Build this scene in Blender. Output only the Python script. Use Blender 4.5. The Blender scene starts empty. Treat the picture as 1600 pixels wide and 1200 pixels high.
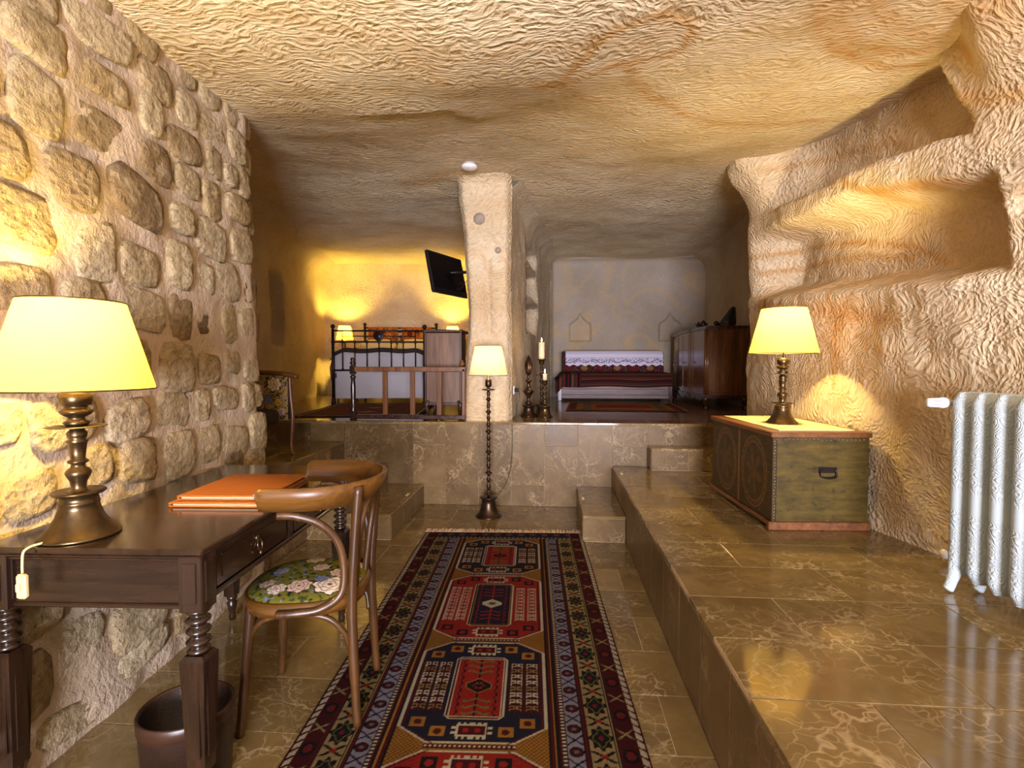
import bpy, bmesh, math, random
import numpy as np
from mathutils import Vector, Matrix, noise
random.seed(7)
PI = math.pi
S = bpy.context.scene
COL = S.collection

# ------------------------------------------------------------------ camera
cam_d = bpy.data.cameras.new('camera'); cam = bpy.data.objects.new('camera', cam_d); COL.objects.link(cam)
cam_d.sensor_width = 36; cam_d.lens = 18.0; cam_d.clip_start = 0.02
cam.location = (0, 0, 1.24)
cam.rotation_euler = (math.radians(90 - 2.15), 0, math.radians(4.43))
S.camera = cam
# ------------------------------------------------------------------ world, assumed daylight fill added behind the camera, exposure
w = bpy.data.worlds.new('world'); S.world = w; w.use_nodes = True
w.node_tree.nodes['Background'].inputs[0].default_value = (0.62, 0.60, 0.66, 1)
w.node_tree.nodes['Background'].inputs[1].default_value = 0.35
def area(name, loc, target, sx, sy, power, col):
    d = bpy.data.lights.new(name, 'AREA'); d.shape = 'RECTANGLE'; d.size = sx; d.size_y = sy
    d.energy = power; d.color = col
    o = bpy.data.objects.new(name, d); COL.objects.link(o); o.location = loc
    o.rotation_euler = (Vector(target) - Vector(loc)).to_track_quat('-Z', 'Y').to_euler()
    return o
area('assumed_daylight_fill', (0.5, -4.2, 0.95), (0.0, 5.0, 2.1), 2.0, 1.3, 600, (0.88, 0.86, 1.0))  # unseen fill light added behind the camera, assumed daylight; no entrance is modelled
# unseen warm fill light added behind the camera to even out the brightness
d_ = bpy.data.lights.new('warm_fill', 'POINT'); d_.energy = 9; d_.color = (1.0, .80, .48); d_.shadow_soft_size = .12
o_ = bpy.data.objects.new('warm_fill', d_); COL.objects.link(o_); o_.location = (.5, -.9, 1.95)
S.view_settings.view_transform = 'Standard'; S.view_settings.look = 'None'
S.view_settings.exposure = 0.75; S.view_settings.gamma = 1.0; S.view_settings.use_curve_mapping = False
S.cycles.use_denoising = True
S.cycles.max_bounces = 6; S.cycles.diffuse_bounces = 4; S.cycles.glossy_bounces = 3; S.cycles.transmission_bounces = 4
S.cycles.caustics_reflective = False; S.cycles.caustics_refractive = False; S.cycles.sample_clamp_indirect = 6

# ------------------------------------------------------------------ helpers
def srgb(r, g, b):
    f = lambda c: (c / 12.92 if c <= 0.04045 else ((c + 0.055) / 1.055) ** 2.4)
    return (f(r / 255), f(g / 255), f(b / 255))
def rgba(c): return (c[0], c[1], c[2], 1)

class MB:
    """collects shapes into one mesh"""
    def __init__(self): self.v = []; self.f = []; self.sm = []
    def add(self, vs, fs, smooth=False):
        b = len(self.v); self.v += [tuple(p) for p in vs]
        self.f += [tuple(i + b for i in f) for f in fs]; self.sm += [smooth] * len(fs)
        return self
    def box(self, c, s, bev=0.0, M=None, smooth=False):
        hx, hy, hz = s[0] / 2, s[1] / 2, s[2] / 2
        vs, fs = chamfer(hx, hy, hz, min(bev, hx * .9, hy * .9, hz * .9)) if bev > 0 else plainbox(hx, hy, hz)
        if M is None: vs = [(x + c[0], y + c[1], z + c[2]) for x, y, z in vs]
        else: vs = [tuple((M @ Vector(p)) + Vector(c)) for p in vs]
        return self.add(vs, fs, smooth)
    def lathe(self, prof, c=(0, 0, 0), n=28, ex=1.0, ey=1.0, M=None, caps=True):
        vs = []; fs = []
        for r, z in prof:
            for k in range(n):
                a = 2 * PI * k / n; vs.append(Vector((r * ex * math.cos(a), r * ey * math.sin(a), z)))
        for i in range(len(prof) - 1):
            for k in range(n):
                k2 = (k + 1) % n; fs.append((i * n + k, i * n + k2, (i + 1) * n + k2, (i + 1) * n + k))
        if caps and prof[0][0] > 1e-4: fs.append(tuple(reversed(range(n))))
        if caps and prof[-1][0] > 1e-4: fs.append(tuple(range((len(prof) - 1) * n, len(prof) * n)))
        if M is not None: vs = [M @ p for p in vs]
        return self.add([p + Vector(c) for p in vs], fs, True)
    def tube(self, pts, r, n=10, flat=None, caps=True):
        pts = [Vector(p) for p in pts]; m = len(pts); vs = []; fs = []
        rr = r if isinstance(r, (list, tuple)) else [r] * m
        t0 = (pts[1] - pts[0]).normalized()
        nrm = t0.orthogonal().normalized() if abs(t0.z) > .9 else t0.cross(Vector((0, 0, 1))).normalized()
        for i, p in enumerate(pts):
            t = (pts[min(i + 1, m - 1)] - pts[max(i - 1, 0)]).normalized()
            nrm = (nrm - t * nrm.dot(t)).normalized(); b = t.cross(nrm)
            for k in range(n):
                a = 2 * PI * k / n; fx, fy = (flat if flat else (1, 1))
                vs.append(p + (nrm * math.cos(a) * fx + b * math.sin(a) * fy) * rr[i])
        for i in range(m - 1):
            for k in range(n):
                k2 = (k + 1) % n; fs.append((i * n + k, i * n + k2, (i + 1) * n + k2, (i + 1) * n + k))
        if caps: fs.append(tuple(reversed(range(n)))); fs.append(tuple(range((m - 1) * n, m * n)))
        return self.add(vs, fs, True)
    def prism(self, poly, z0, z1, M=None, c=(0, 0, 0)):
        n = len(poly); vs = [Vector((x, y, z0)) for x, y in poly] + [Vector((x, y, z1)) for x, y in poly]
        fs = [tuple(reversed(range(n))), tuple(range(n, 2 * n))] + [(i, (i + 1) % n, n + (i + 1) % n, n + i) for i in range(n)]
        if M is not None: vs = [M @ p for p in vs]
        return self.add([p + Vector(c) for p in vs], fs)
    def mesh(self, name):
        me = bpy.data.meshes.new(name); me.from_pydata(self.v, [], self.f)
        me.polygons.foreach_set('use_smooth', self.sm); me.update(); return me
    def build(self, name, m, parent=None, loc=None, rot=None, auto=True):
        o = obj(name, self.mesh(name), m, parent)
        if loc is not None: o.location = loc
        if rot is not None: o.rotation_euler = rot
        return o
def plainbox(hx, hy, hz):
    vs = [(x, y, z) for z in (-hz, hz) for y in (-hy, hy) for x in (-hx, hx)]
    return vs, [(0, 2, 3, 1), (4, 5, 7, 6), (0, 1, 5, 4), (2, 6, 7, 3), (0, 4, 6, 2), (1, 3, 7, 5)]
def chamfer(hx, hy, hz, b):
    vs = []; ix = {}
    for sx in (-1, 1):
        for sy in (-1, 1):
            for sz in (-1, 1):
                for ax in range(3):
                    p = [sx * (hx - b), sy * (hy - b), sz * (hz - b)]
                    p[ax] = (sx * hx, sy * hy, sz * hz)[ax]
                    ix[(sx, sy, sz, ax)] = len(vs); vs.append(tuple(p))
    fs = []
    def face(keys):
        ids = [ix[k] for k in keys]; P = [Vector(vs[i]) for i in ids]
        c = sum(P, Vector()) / len(P); n = (P[1] - P[0]).cross(P[2] - P[0])
        fs.append(tuple(ids if n.dot(c) > 0 else reversed(ids)))
    for ax in range(3):
        o1, o2 = [a for a in range(3) if a != ax]
        for s in (-1, 1):
            ks = []
            for a, b2 in ((-1, -1), (1, -1), (1, 1), (-1, 1)):
                q = [0, 0, 0]; q[ax] = s; q[o1] = a; q[o2] = b2; ks.append((q[0], q[1], q[2], ax))
            face(ks)
        for a in (-1, 1):
            for b2 in (-1, 1):
                e = []
                for s in (-1, 1):
                    q = [0, 0, 0]; q[ax] = s; q[o1] = a; q[o2] = b2; e.append(tuple(q))
                face([e[0] + (o1,), e[1] + (o1,), e[1] + (o2,), e[0] + (o2,)])
    for sx in (-1, 1):
        for sy in (-1, 1):
            for sz in (-1, 1): face([(sx, sy, sz, 0), (sx, sy, sz, 1), (sx, sy, sz, 2)])
    return vs, fs
def obj(name, me, m, parent=None):
    o = bpy.data.objects.new(name, me); COL.objects.link(o)
    if m is not None and len(me.materials) == 0: me.materials.append(m)
    if parent is not None: o.parent = parent
    return o
def tag(o, label, cat, group=None, kind=None):
    o['label'] = label; o['category'] = cat
    if group: o['group'] = group
    if kind: o['kind'] = kind
    return o
def thing(name, label, cat, loc=(0, 0, 0), rz=0, group=None):
    o = bpy.data.objects.new(name, None); COL.objects.link(o); o.location = loc; o.rotation_euler = (0, 0, rz)
    o.empty_display_size = .1
    return tag(o, label, cat, group)
def copy_tree(o, parent=None):
    c = o.copy(); COL.objects.link(c); c.parent = parent
    for ch in list(o.children): copy_tree(ch, c)
    return c
def smooth(t):
    t = min(max(t, 0.0), 1.0); return t * t * (3 - 2 * t)
def arc(cx, cz, r, a0, a1, n=8): return [(cx + r * math.cos(math.radians(a0 + (a1 - a0) * i / n)), cz + r * math.sin(math.radians(a0 + (a1 - a0) * i / n))) for i in range(n + 1)]
def spline(pts, n=8):
    P = [Vector(p) for p in pts]; P = [P[0]] + P + [P[-1]]; out = []
    for i in range(1, len(P) - 2):
        for k in range(n):
            t = k / n; a, b, c, d = P[i - 1], P[i], P[i + 1], P[i + 2]
            out.append(.5 * ((2 * b) + (c - a) * t + (2 * a - 5 * b + 4 * c - d) * t * t + (3 * b - a - 3 * c + d) * t ** 3))
    out.append(P[-2]); return out

# ------------------------------------------------------------------ materials
class NT:
    def __init__(self, name):
        self.m = bpy.data.materials.new(name); self.m.use_nodes = True; self.t = self.m.node_tree
        self.b = self.t.nodes['Principled BSDF']; self.out = self.t.nodes['Material Output']
    def n(self, typ, **kw):
        nd = self.t.nodes.new(typ)
        for k, v in kw.items():
            if k.startswith('i_'):
                key = k[2:]; key = int(key) if key.isdigit() else key.replace('_', ' ')
                self.set(nd.inputs[key], v)
            else: setattr(nd, k, v)
        return nd
    def set(self, sock, v):
        if hasattr(v, 'is_output') or isinstance(v, bpy.types.NodeSocket): self.t.links.new(v, sock)
        else: sock.default_value = v
    def math(self, op, a, b=0.0, c=None):
        nd = self.n('ShaderNodeMath', operation=op); self.set(nd.inputs[0], a); self.set(nd.inputs[1], b)
        if c is not None: self.set(nd.inputs[2], c)
        return nd.outputs[0]
    def mix(self, f, a, b):
        nd = self.n('ShaderNodeMix', data_type='RGBA'); self.set(nd.inputs[0], f)
        self.set(nd.inputs[6], rgba(a) if isinstance(a, tuple) else a); self.set(nd.inputs[7], rgba(b) if isinstance(b, tuple) else b)
        return nd.outputs[2]
    def ramp(self, f, stops):
        nd = self.n('ShaderNodeValToRGB'); self.set(nd.inputs[0], f); e = nd.color_ramp.elements
        while len(e) < len(stops): e.new(.5)
        for k, (p, c) in enumerate(stops):
            e[k].position = p; e[k].color = rgba(c) if isinstance(c, tuple) else (c, c, c, 1)
        return nd.outputs[0]
    def pos(self): return self.n('ShaderNodeNewGeometry').outputs['Position']
    def oco(self): return self.n('ShaderNodeTexCoord').outputs['Object']
    def mapping(self, v, scale=(1, 1, 1), rot=(0, 0, 0)):
        nd = self.n('ShaderNodeMapping'); self.set(nd.inputs[0], v); nd.inputs['Scale'].default_value = scale; nd.inputs['Rotation'].default_value = rot
        return nd.outputs[0]
    def noise(self, v, scale, detail=3, rough=.5, dist=0.0):
        nd = self.n('ShaderNodeTexNoise'); self.set(nd.inputs['Vector'], v); nd.inputs['Scale'].default_value = scale
        nd.inputs['Detail'].default_value = detail; nd.inputs['Roughness'].default_value = rough; nd.inputs['Distortion'].default_value = dist
        return nd
    def bump(self, h, strength, dist, normal=None):
        nd = self.n('ShaderNodeBump'); nd.inputs['Strength'].default_value = strength; nd.inputs['Distance'].default_value = dist
        self.set(nd.inputs['Height'], h)
        if normal is not None: self.set(nd.inputs['Normal'], normal)
        return nd.outputs[0]
    def fin(self, color=None, rough=.5, metal=0.0, normal=None, spec=None):
        if color is not None: self.set(self.b.inputs['Base Color'], rgba(color) if isinstance(color, tuple) else color)
        self.set(self.b.inputs['Roughness'], rough); self.set(self.b.inputs['Metallic'], metal)
        if normal is not None: self.set(self.b.inputs['Normal'], normal)
        if spec is not None: self.b.inputs['Specular IOR Level'].default_value = spec
        return self.m

def m_tuff(name, c1, c2, ochre, scale=1.0, strength=.7, band=.5, rot=(.5, .6, .75)):
    t = NT(name); p = t.pos()
    wob = t.noise(p, 1.3, 2)
    v1 = t.n('ShaderNodeVectorMath', operation='MULTIPLY_ADD'); t.set(v1.inputs[0], wob.outputs['Color']); v1.inputs[1].default_value = (.5, .5, .5); t.set(v1.inputs[2], p)
    wob2 = t.noise(p, 5.5, 2); v2 = t.n('ShaderNodeVectorMath', operation='MULTIPLY_ADD'); t.set(v2.inputs[0], wob2.outputs['Color']); v2.inputs[1].default_value = (.16, .16, .16); t.set(v2.inputs[2], v1.outputs[0])
    sv = t.mapping(v2.outputs[0], (18 * scale, 46 * scale, 46 * scale), rot)
    vo = t.n('ShaderNodeTexVoronoi'); t.set(vo.inputs['Vector'], sv); vo.inputs['Scale'].default_value = 1.0
    st = t.noise(sv, 1.2, 3, .6)
    h = t.math('ADD', t.math('MULTIPLY', vo.outputs['Distance'], .8), t.math('MULTIPLY', st.outputs['Fac'], .9))
    fine = t.noise(p, 120, 2)
    h = t.math('ADD', h, t.math('MULTIPLY', fine.outputs['Fac'], .15))
    nb = t.bump(h, strength, .020)
    cl = t.noise(p, 1.7, 4, .55)
    col = t.mix(t.ramp(cl.outputs['Fac'], [(.35, 0.0), (.65, 1.0)]), c1, c2)
    # mineral banding
    bd = t.noise(p, .55, 3, .45, 1.2)
    bands = t.ramp(bd.outputs['Fac'], [(.44, 0.0), (.47, .8), (.485, .1), (.53, 0.0), (.56, .55), (.575, 0.0)])
    col = t.mix(t.math('MULTIPLY', bands, band), col, ochre)
    at = t.n('ShaderNodeAttribute', attribute_name='stain')
    brk = t.ramp(t.noise(p, 9, 4, .65).outputs['Fac'], [(.3, .55), (.6, 1.0)])
    col = t.mix(t.math('MULTIPLY', at.outputs['Fac'], brk), col, ochre)
    col = t.mix(t.math('MULTIPLY', t.ramp(st.outputs['Fac'], [(.28, 1.0), (.52, 0.0)]), .34), col, (c2[0] * .45, c2[1] * .4, c2[2] * .35))  # shade in the chisel hollows put into the colour, same noise as the bump
    return t.fin(col, .92, 0, nb, .15)
OCH = srgb(186, 134, 58)
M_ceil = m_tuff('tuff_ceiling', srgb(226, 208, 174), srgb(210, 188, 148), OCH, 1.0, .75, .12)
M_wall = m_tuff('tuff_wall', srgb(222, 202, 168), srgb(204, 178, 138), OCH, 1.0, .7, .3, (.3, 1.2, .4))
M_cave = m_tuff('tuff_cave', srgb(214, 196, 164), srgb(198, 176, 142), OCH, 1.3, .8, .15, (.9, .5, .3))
M_smooth = m_tuff('tuff_dressed', srgb(176, 164, 150), srgb(164, 150, 132), srgb(200, 165, 105), 2.0, .18, .6)
def m_mortar():
    t = NT('lime_mortar'); p = t.pos()
    col = t.mix(t.noise(p, 5, 4).outputs['Fac'], srgb(206, 188, 164), srgb(178, 156, 130))
    h = t.math('ADD', t.noise(p, 45, 4, .65).outputs['Fac'], t.math('MULTIPLY', t.noise(p, 9, 3).outputs['Fac'], 1.5))
    return t.fin(col, .95, 0, t.bump(h, .7, .015), .1)
M_mortar = m_mortar()
def m_stone():
    t = NT('rubble_stone'); p = t.pos(); oi = t.n('ShaderNodeObjectInfo')
    base = t.ramp(oi.outputs['Random'], [(0.0, srgb(200, 180, 140)), (.3, srgb(184, 158, 112)), (.55, srgb(208, 190, 154)), (.8, srgb(176, 152, 112)), (.93, srgb(146, 122, 88)), (1.0, srgb(120, 100, 74))])
    sp = t.ramp(t.noise(p, 22, 5, .7).outputs['Fac'], [(.36, 1.0), (.56, 0.0)])
    col = t.mix(t.math('MULTIPLY', sp, .45), base, srgb(100, 76, 44))
    lim = t.ramp(t.noise(p, 9, 3).outputs['Fac'], [(.5, 0.0), (.7, .6)])
    col = t.mix(lim, col, srgb(212, 192, 160))
    vo = t.n('ShaderNodeTexVoronoi'); t.set(vo.inputs['Vector'], t.mapping(p, (26, 26, 40), (.4, .7, .2))); vo.inputs['Scale'].default_value = 1
    h = t.math('ADD', t.math('MULTIPLY', vo.outputs['Distance'], .8), t.math('MULTIPLY', t.noise(p, 38, 5, .7).outputs['Fac'], 1.6))
    return t.fin(col, .93, 0, t.bump(h, .9, .022), .15)
M_stone = m_stone()
def m_marble(name, c1, c2, vein, rough=.16, joints=False, spec=.7):
    t = NT(name); p = t.pos(); oi = t.n('ShaderNodeObjectInfo')
    off = t.n('ShaderNodeVectorMath', operation='MULTIPLY_ADD'); 
    cmb = t.n('ShaderNodeCombineXYZ'); [t.set(cmb.inputs[k], oi.outputs['Random']) for k in range(3)]
    t.set(off.inputs[0], cmb.outputs[0]); off.inputs[1].default_value = (37, 19, 53); t.set(off.inputs[2], p)
    v = off.outputs[0]
    wob = t.noise(v, 2.6, 4, .6)
    vv = t.n('ShaderNodeVectorMath', operation='MULTIPLY_ADD'); t.set(vv.inputs[0], wob.outputs['Color']); vv.inputs[1].default_value = (.55, .55, .55); t.set(vv.inputs[2], v)
    cl = t.noise(vv.outputs[0], 4.5, 6, .62)
    col = t.mix(t.ramp(cl.outputs['Fac'], [(.32, 0.0), (.68, 1.0)]), c1, c2)
    def veins(sc, wd, amt):
        vo = t.n('ShaderNodeTexVoronoi', feature='DISTANCE_TO_EDGE'); t.set(vo.inputs['Vector'], t.mapping(vv.outputs[0], (1, 1.7, 1.4), (.3, .2, .6))); vo.inputs['Scale'].default_value = sc
        r = t.ramp(vo.outputs['Distance'], [(0.0, 1.0), (wd, 0.0)])
        k = t.ramp(t.noise(v, 3.1, 2).outputs['Fac'], [(.42, 0.0), (.62, 1.0)])
        return t.math('MULTIPLY', t.math('MULTIPLY', r, k), amt)
    col = t.mix(veins(3.2, .028, .55), col, vein)
    col = t.mix(veins(9.0, .05, .38), col, vein)
    tone = t.math('MULTIPLY_ADD', oi.outputs['Random'], .3, .85)
    hs = t.n('ShaderNodeHueSaturation'); t.set(hs.inputs['Value'], tone); t.set(hs.inputs['Color'], col)
    col = hs.outputs[0]
    if joints:
        br = t.n('ShaderNodeTexBrick'); t.set(br.inputs['Vector'], p); br.inputs['Scale'].default_value = 1; br.inputs['Mortar Size'].default_value = .003
        br.inputs['Brick Width'].default_value = .6; br.inputs['Row Height'].default_value = .3; br.inputs['Mortar Smooth'].default_value = 0
        col = t.mix(br.outputs['Fac'], col, srgb(176, 150, 116))
    rr = t.math('MULTIPLY_ADD', cl.outputs['Fac'], .12, rough - .05)
    return t.fin(col, rr, 0, None, spec)
M_marble = m_marble('brown_marble', srgb(106, 85, 50), srgb(134, 112, 68), srgb(200, 178, 136), .09)
M_marble_v = m_marble('brown_marble_honed', srgb(94, 74, 46), srgb(122, 99, 64), srgb(190, 164, 124), .34, spec=.2)
M_marble_up = m_marble('brown_marble_upper', srgb(104, 80, 60), srgb(138, 108, 82), srgb(190, 165, 130), .14, True)
def m_plain(name, c, rough=.5, metal=0.0, nscale=0, namt=.25, bump=0.0, bscale=60, spec=None):
    t = NT(name); col = c; nb = None
    if nscale:
        nz = t.noise(t.oco(), nscale, 4, .6)
        col = t.mix(t.ramp(nz.outputs['Fac'], [(.3, 0.0), (.7, 1.0)]), tuple(x * (1 - namt) for x in c), tuple(min(1, x * (1 + namt)) for x in c))
    if bump: nb = t.bump(t.noise(t.oco(), bscale, 3).outputs['Fac'], bump, .004)
    return t.fin(col, rough, metal, nb, spec)
M_grout = m_plain('grout', srgb(188, 162, 126), .9, 0, 8)
def m_wood(name, c1, c2, rough=.3, axis='y', sc=1.0, coat=0.0):
    t = NT(name); p = t.oco()
    s = {'x': (1.2, 14, 14), 'y': (14, 1.2, 14), 'z': (14, 14, 1.2)}[axis]
    mv = t.mapping(p, tuple(k * sc for k in s))
    a = t.noise(mv, 1.6, 5, .62, .6); b = t.noise(mv, 7, 3, .6)
    col = t.mix(t.ramp(a.outputs['Fac'], [(.3, 0.0), (.7, 1.0)]), c1, c2)
    col = t.mix(t.math('MULTIPLY', t.ramp(b.outputs['Fac'], [(.35, 1.0), (.55, 0.0)]), .35), col, tuple(x * .4 for x in c1))
    if coat: t.b.inputs['Coat Weight'].default_value = coat; t.b.inputs['Coat Roughness'].default_value = .12
    return t.fin(col, t.math('MULTIPLY_ADD', a.outputs['Fac'], .2, rough - .1), 0, t.bump(b.outputs['Fac'], .12, .003))
M_desk = m_wood('dark_walnut_y', srgb(26, 15, 9), srgb(52, 31, 17), .2, 'y', 1, .7)
M_deskz = m_wood('dark_walnut_z', srgb(26, 16, 10), srgb(50, 30, 17), .28, 'z', 1, .3)
M_deskx = m_wood('dark_walnut_x', srgb(26, 16, 10), srgb(52, 32, 18), .28, 'x', 1, .2)
M_bent = m_wood('worn_beech', srgb(48, 28, 9), srgb(92, 58, 22), .38, 'z', .7)
M_bentx = m_wood('worn_beech_rail', srgb(60, 36, 10), srgb(118, 76, 26), .36, 'x', .6)
M_buffet = m_wood('polished_mahogany', srgb(74, 44, 20), srgb(116, 74, 34), .24, 'z', .8, .4)
M_buffetd = m_wood('dark_mahogany', srgb(44, 24, 16), srgb(70, 38, 24), .28, 'y', .8, .3)
M_cab = m_wood('old_oak_board', srgb(84, 54, 30), srgb(126, 88, 54), .4, 'z', .7)
M_cabd = m_wood('dark_oak_frame', srgb(50, 31, 20), srgb(84, 52, 32), .35, 'z', .8)
M_rail = m_wood('reddish_rail', srgb(82, 46, 18), srgb(128, 80, 36), .34, 'z', .8)
M_divan = m_wood('lilac_grey_board', srgb(118, 102, 102), srgb(146, 128, 126), .6, 'x', .6)
M_brass = m_plain('aged_brass', srgb(96, 78, 52), .32, .9, 18, .35)
M_bronze = m_plain('dark_bronze', srgb(74, 56, 42), .34, .85, 18, .35)
M_iron = m_plain('black_iron', srgb(40, 30, 28), .4, .6, 30, .3)
M_cream = m_plain('cream_plastic', srgb(226, 204, 140), .4)
M_white = m_plain('white_plastic', srgb(232, 230, 228), .4)
M_black = m_plain('black_plastic', srgb(24, 22, 22), .3)
M_leather = m_plain('tan_leather', srgb(148, 80, 18), .45, 0, 12, .12, .25, 220)
M_leatherd = m_plain('brown_leather', srgb(36, 21, 14), .4, 0, 10, .25, .3, 160)
M_linen = m_plain('white_linen', srgb(192, 184, 186), .9, 0, 3, .05, .3, 30)
M_darkwool = m_plain('dark_wool', srgb(46, 32, 26), .95, 0, 20, .3)
M_pillow = m_plain('ivory_pillow', srgb(232, 214, 160), .9, 0, 4, .05)
M_wax = m_plain('candle_wax', srgb(236, 214, 176), .5)
M_wax.node_tree.nodes['Principled BSDF'].inputs['Subsurface Weight'].default_value = .3
M_screen = m_plain('tv_glass', srgb(14, 13, 15), .12)
M_steel = m_plain('steel', srgb(150, 150, 152), .3, .9)
def m_shade(name, c, tr):
    t = NT(name); d = t.n('ShaderNodeBsdfDiffuse'); d.inputs[0].default_value = rgba(c)
    tl = t.n('ShaderNodeBsdfTranslucent'); tl.inputs[0].default_value = rgba(tr)
    ms = t.n('ShaderNodeMixShader'); ms.inputs[0].default_value = .68
    t.t.links.new(d.outputs[0], ms.inputs[1]); t.t.links.new(tl.outputs[0], ms.inputs[2]); t.t.links.new(ms.outputs[0], t.out.inputs[0])
    return t.m
M_shade = m_shade('parchment_shade', srgb(236, 214, 150), srgb(255, 212, 84))
M_shade2 = m_shade('linen_shade', srgb(232, 212, 180), srgb(240, 214, 176))
def m_emit(name, c, s):
    t = NT(name); e = t.n('ShaderNodeEmission'); e.inputs[0].default_value = rgba(c); e.inputs[1].default_value = s
    t.t.links.new(e.outputs[0], t.out.inputs[0]); return t.m
M_flame = m_emit('candle_flame', (1.0, .72, .3), 14)
M_bulb = m_emit('lit_bulb', (1.0, .8, .45), 12)
def m_paint(name, rough=.9, bump=.0, bscale=300):
    t = NT(name); a = t.n('ShaderNodeAttribute', attribute_name='paint')
    nb = t.bump(t.noise(t.pos(), bscale, 2).outputs['Fac'], bump, .004) if bump else None
    return t.fin(a.outputs['Color'], rough, 0, nb, .1)
M_weave = m_paint('woven_wool', .95, .6, 260)
M_tapestry = m_paint('tapestry_cloth', .9, .4, 350)
def m_enamel():
    t = NT('white_enamel_relief'); p = t.oco()
    wob = t.noise(p, 7, 2)
    vv = t.n('ShaderNodeVectorMath', operation='MULTIPLY_ADD'); t.set(vv.inputs[0], wob.outputs['Color']); vv.inputs[1].default_value = (.16, .16, .16); t.set(vv.inputs[2], p)
    vo = t.n('ShaderNodeTexVoronoi'); t.set(vo.inputs['Vector'], vv.outputs[0]); vo.inputs['Scale'].default_value = 27
    rg = t.math('SINE', t.math('MULTIPLY', vo.outputs['Distance'], 34.0))
    sep = t.n('ShaderNodeSeparateXYZ'); t.set(sep.inputs[0], p)
    msk = t.ramp(t.math('ABSOLUTE', t.math('SUBTRACT', sep.outputs[2], .365)), [(.03, 0.0), (.06, 1.0)])
    return t.fin(srgb(190, 203, 205), .38, 0, t.bump(t.math('MULTIPLY', rg, msk), .4, .0035))
M_enamel = m_enamel()
# ------------------------------------------------------------------ room shell
def fnoise(x, y, z, sc): return noise.noise(Vector((x * sc, y * sc, z * sc)))
def grid_mesh(name, P, uvN, stain=None):
    """P: (nu, nv, 3) array of points"""
    nu, nv = P.shape[:2]
    me = bpy.data.meshes.new(name); me.vertices.add(nu * nv); me.vertices.foreach_set('co', P.reshape(-1).astype(np.float32))
    i = np.arange(nu * nv).reshape(nu, nv)
    q = np.stack([i[:-1, :-1], i[1:, :-1], i[1:, 1:], i[:-1, 1:]], -1).reshape(-1, 4)
    if uvN: q = q[:, ::-1]
    n = len(q); me.loops.add(n * 4); me.loops.foreach_set('vertex_index', q.reshape(-1).astype(np.int32))
    me.polygons.add(n); me.polygons.foreach_set('loop_start', np.arange(0, n * 4, 4, dtype=np.int32))
    me.polygons.foreach_set('loop_total', np.full(n, 4, dtype=np.int32)); me.polygons.foreach_set('use_smooth', np.ones(n, dtype=bool))
    me.update(calc_edges=True); me.validate()
    if stain is not None:
        a = me.attributes.new('stain', 'FLOAT', 'POINT'); a.data.foreach_set('value', stain.reshape(-1).astype(np.float32))
    return me
def poly_dist(U, V, pts):
    d = np.full(U.shape, 9.0)
    for (a, b), (c, e) in zip(pts[:-1], pts[1:]):
        vx, vy = c - a, e - b; L = vx * vx + vy * vy + 1e-9
        t = np.clip(((U - a) * vx + (V - b) * vy) / L, 0, 1)
        d = np.minimum(d, np.hypot(U - a - t * vx, V - b - t * vy))
    return d
def np_noise(P, sc, amp):
    flat = P.reshape(-1, 3); out = np.empty(len(flat))
    for i, p in enumerate(flat): out[i] = noise.noise(Vector((p[0] * sc, p[1] * sc, p[2] * sc)))
    return (out * amp).reshape(P.shape[:-1])
def sstep(t):
    t = np.clip(t, 0, 1); return t * t * (3 - 2 * t)
def ceil_z(x, y): return 2.60 + .28 * sstep((y - 2.0) / 2.6)

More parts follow.
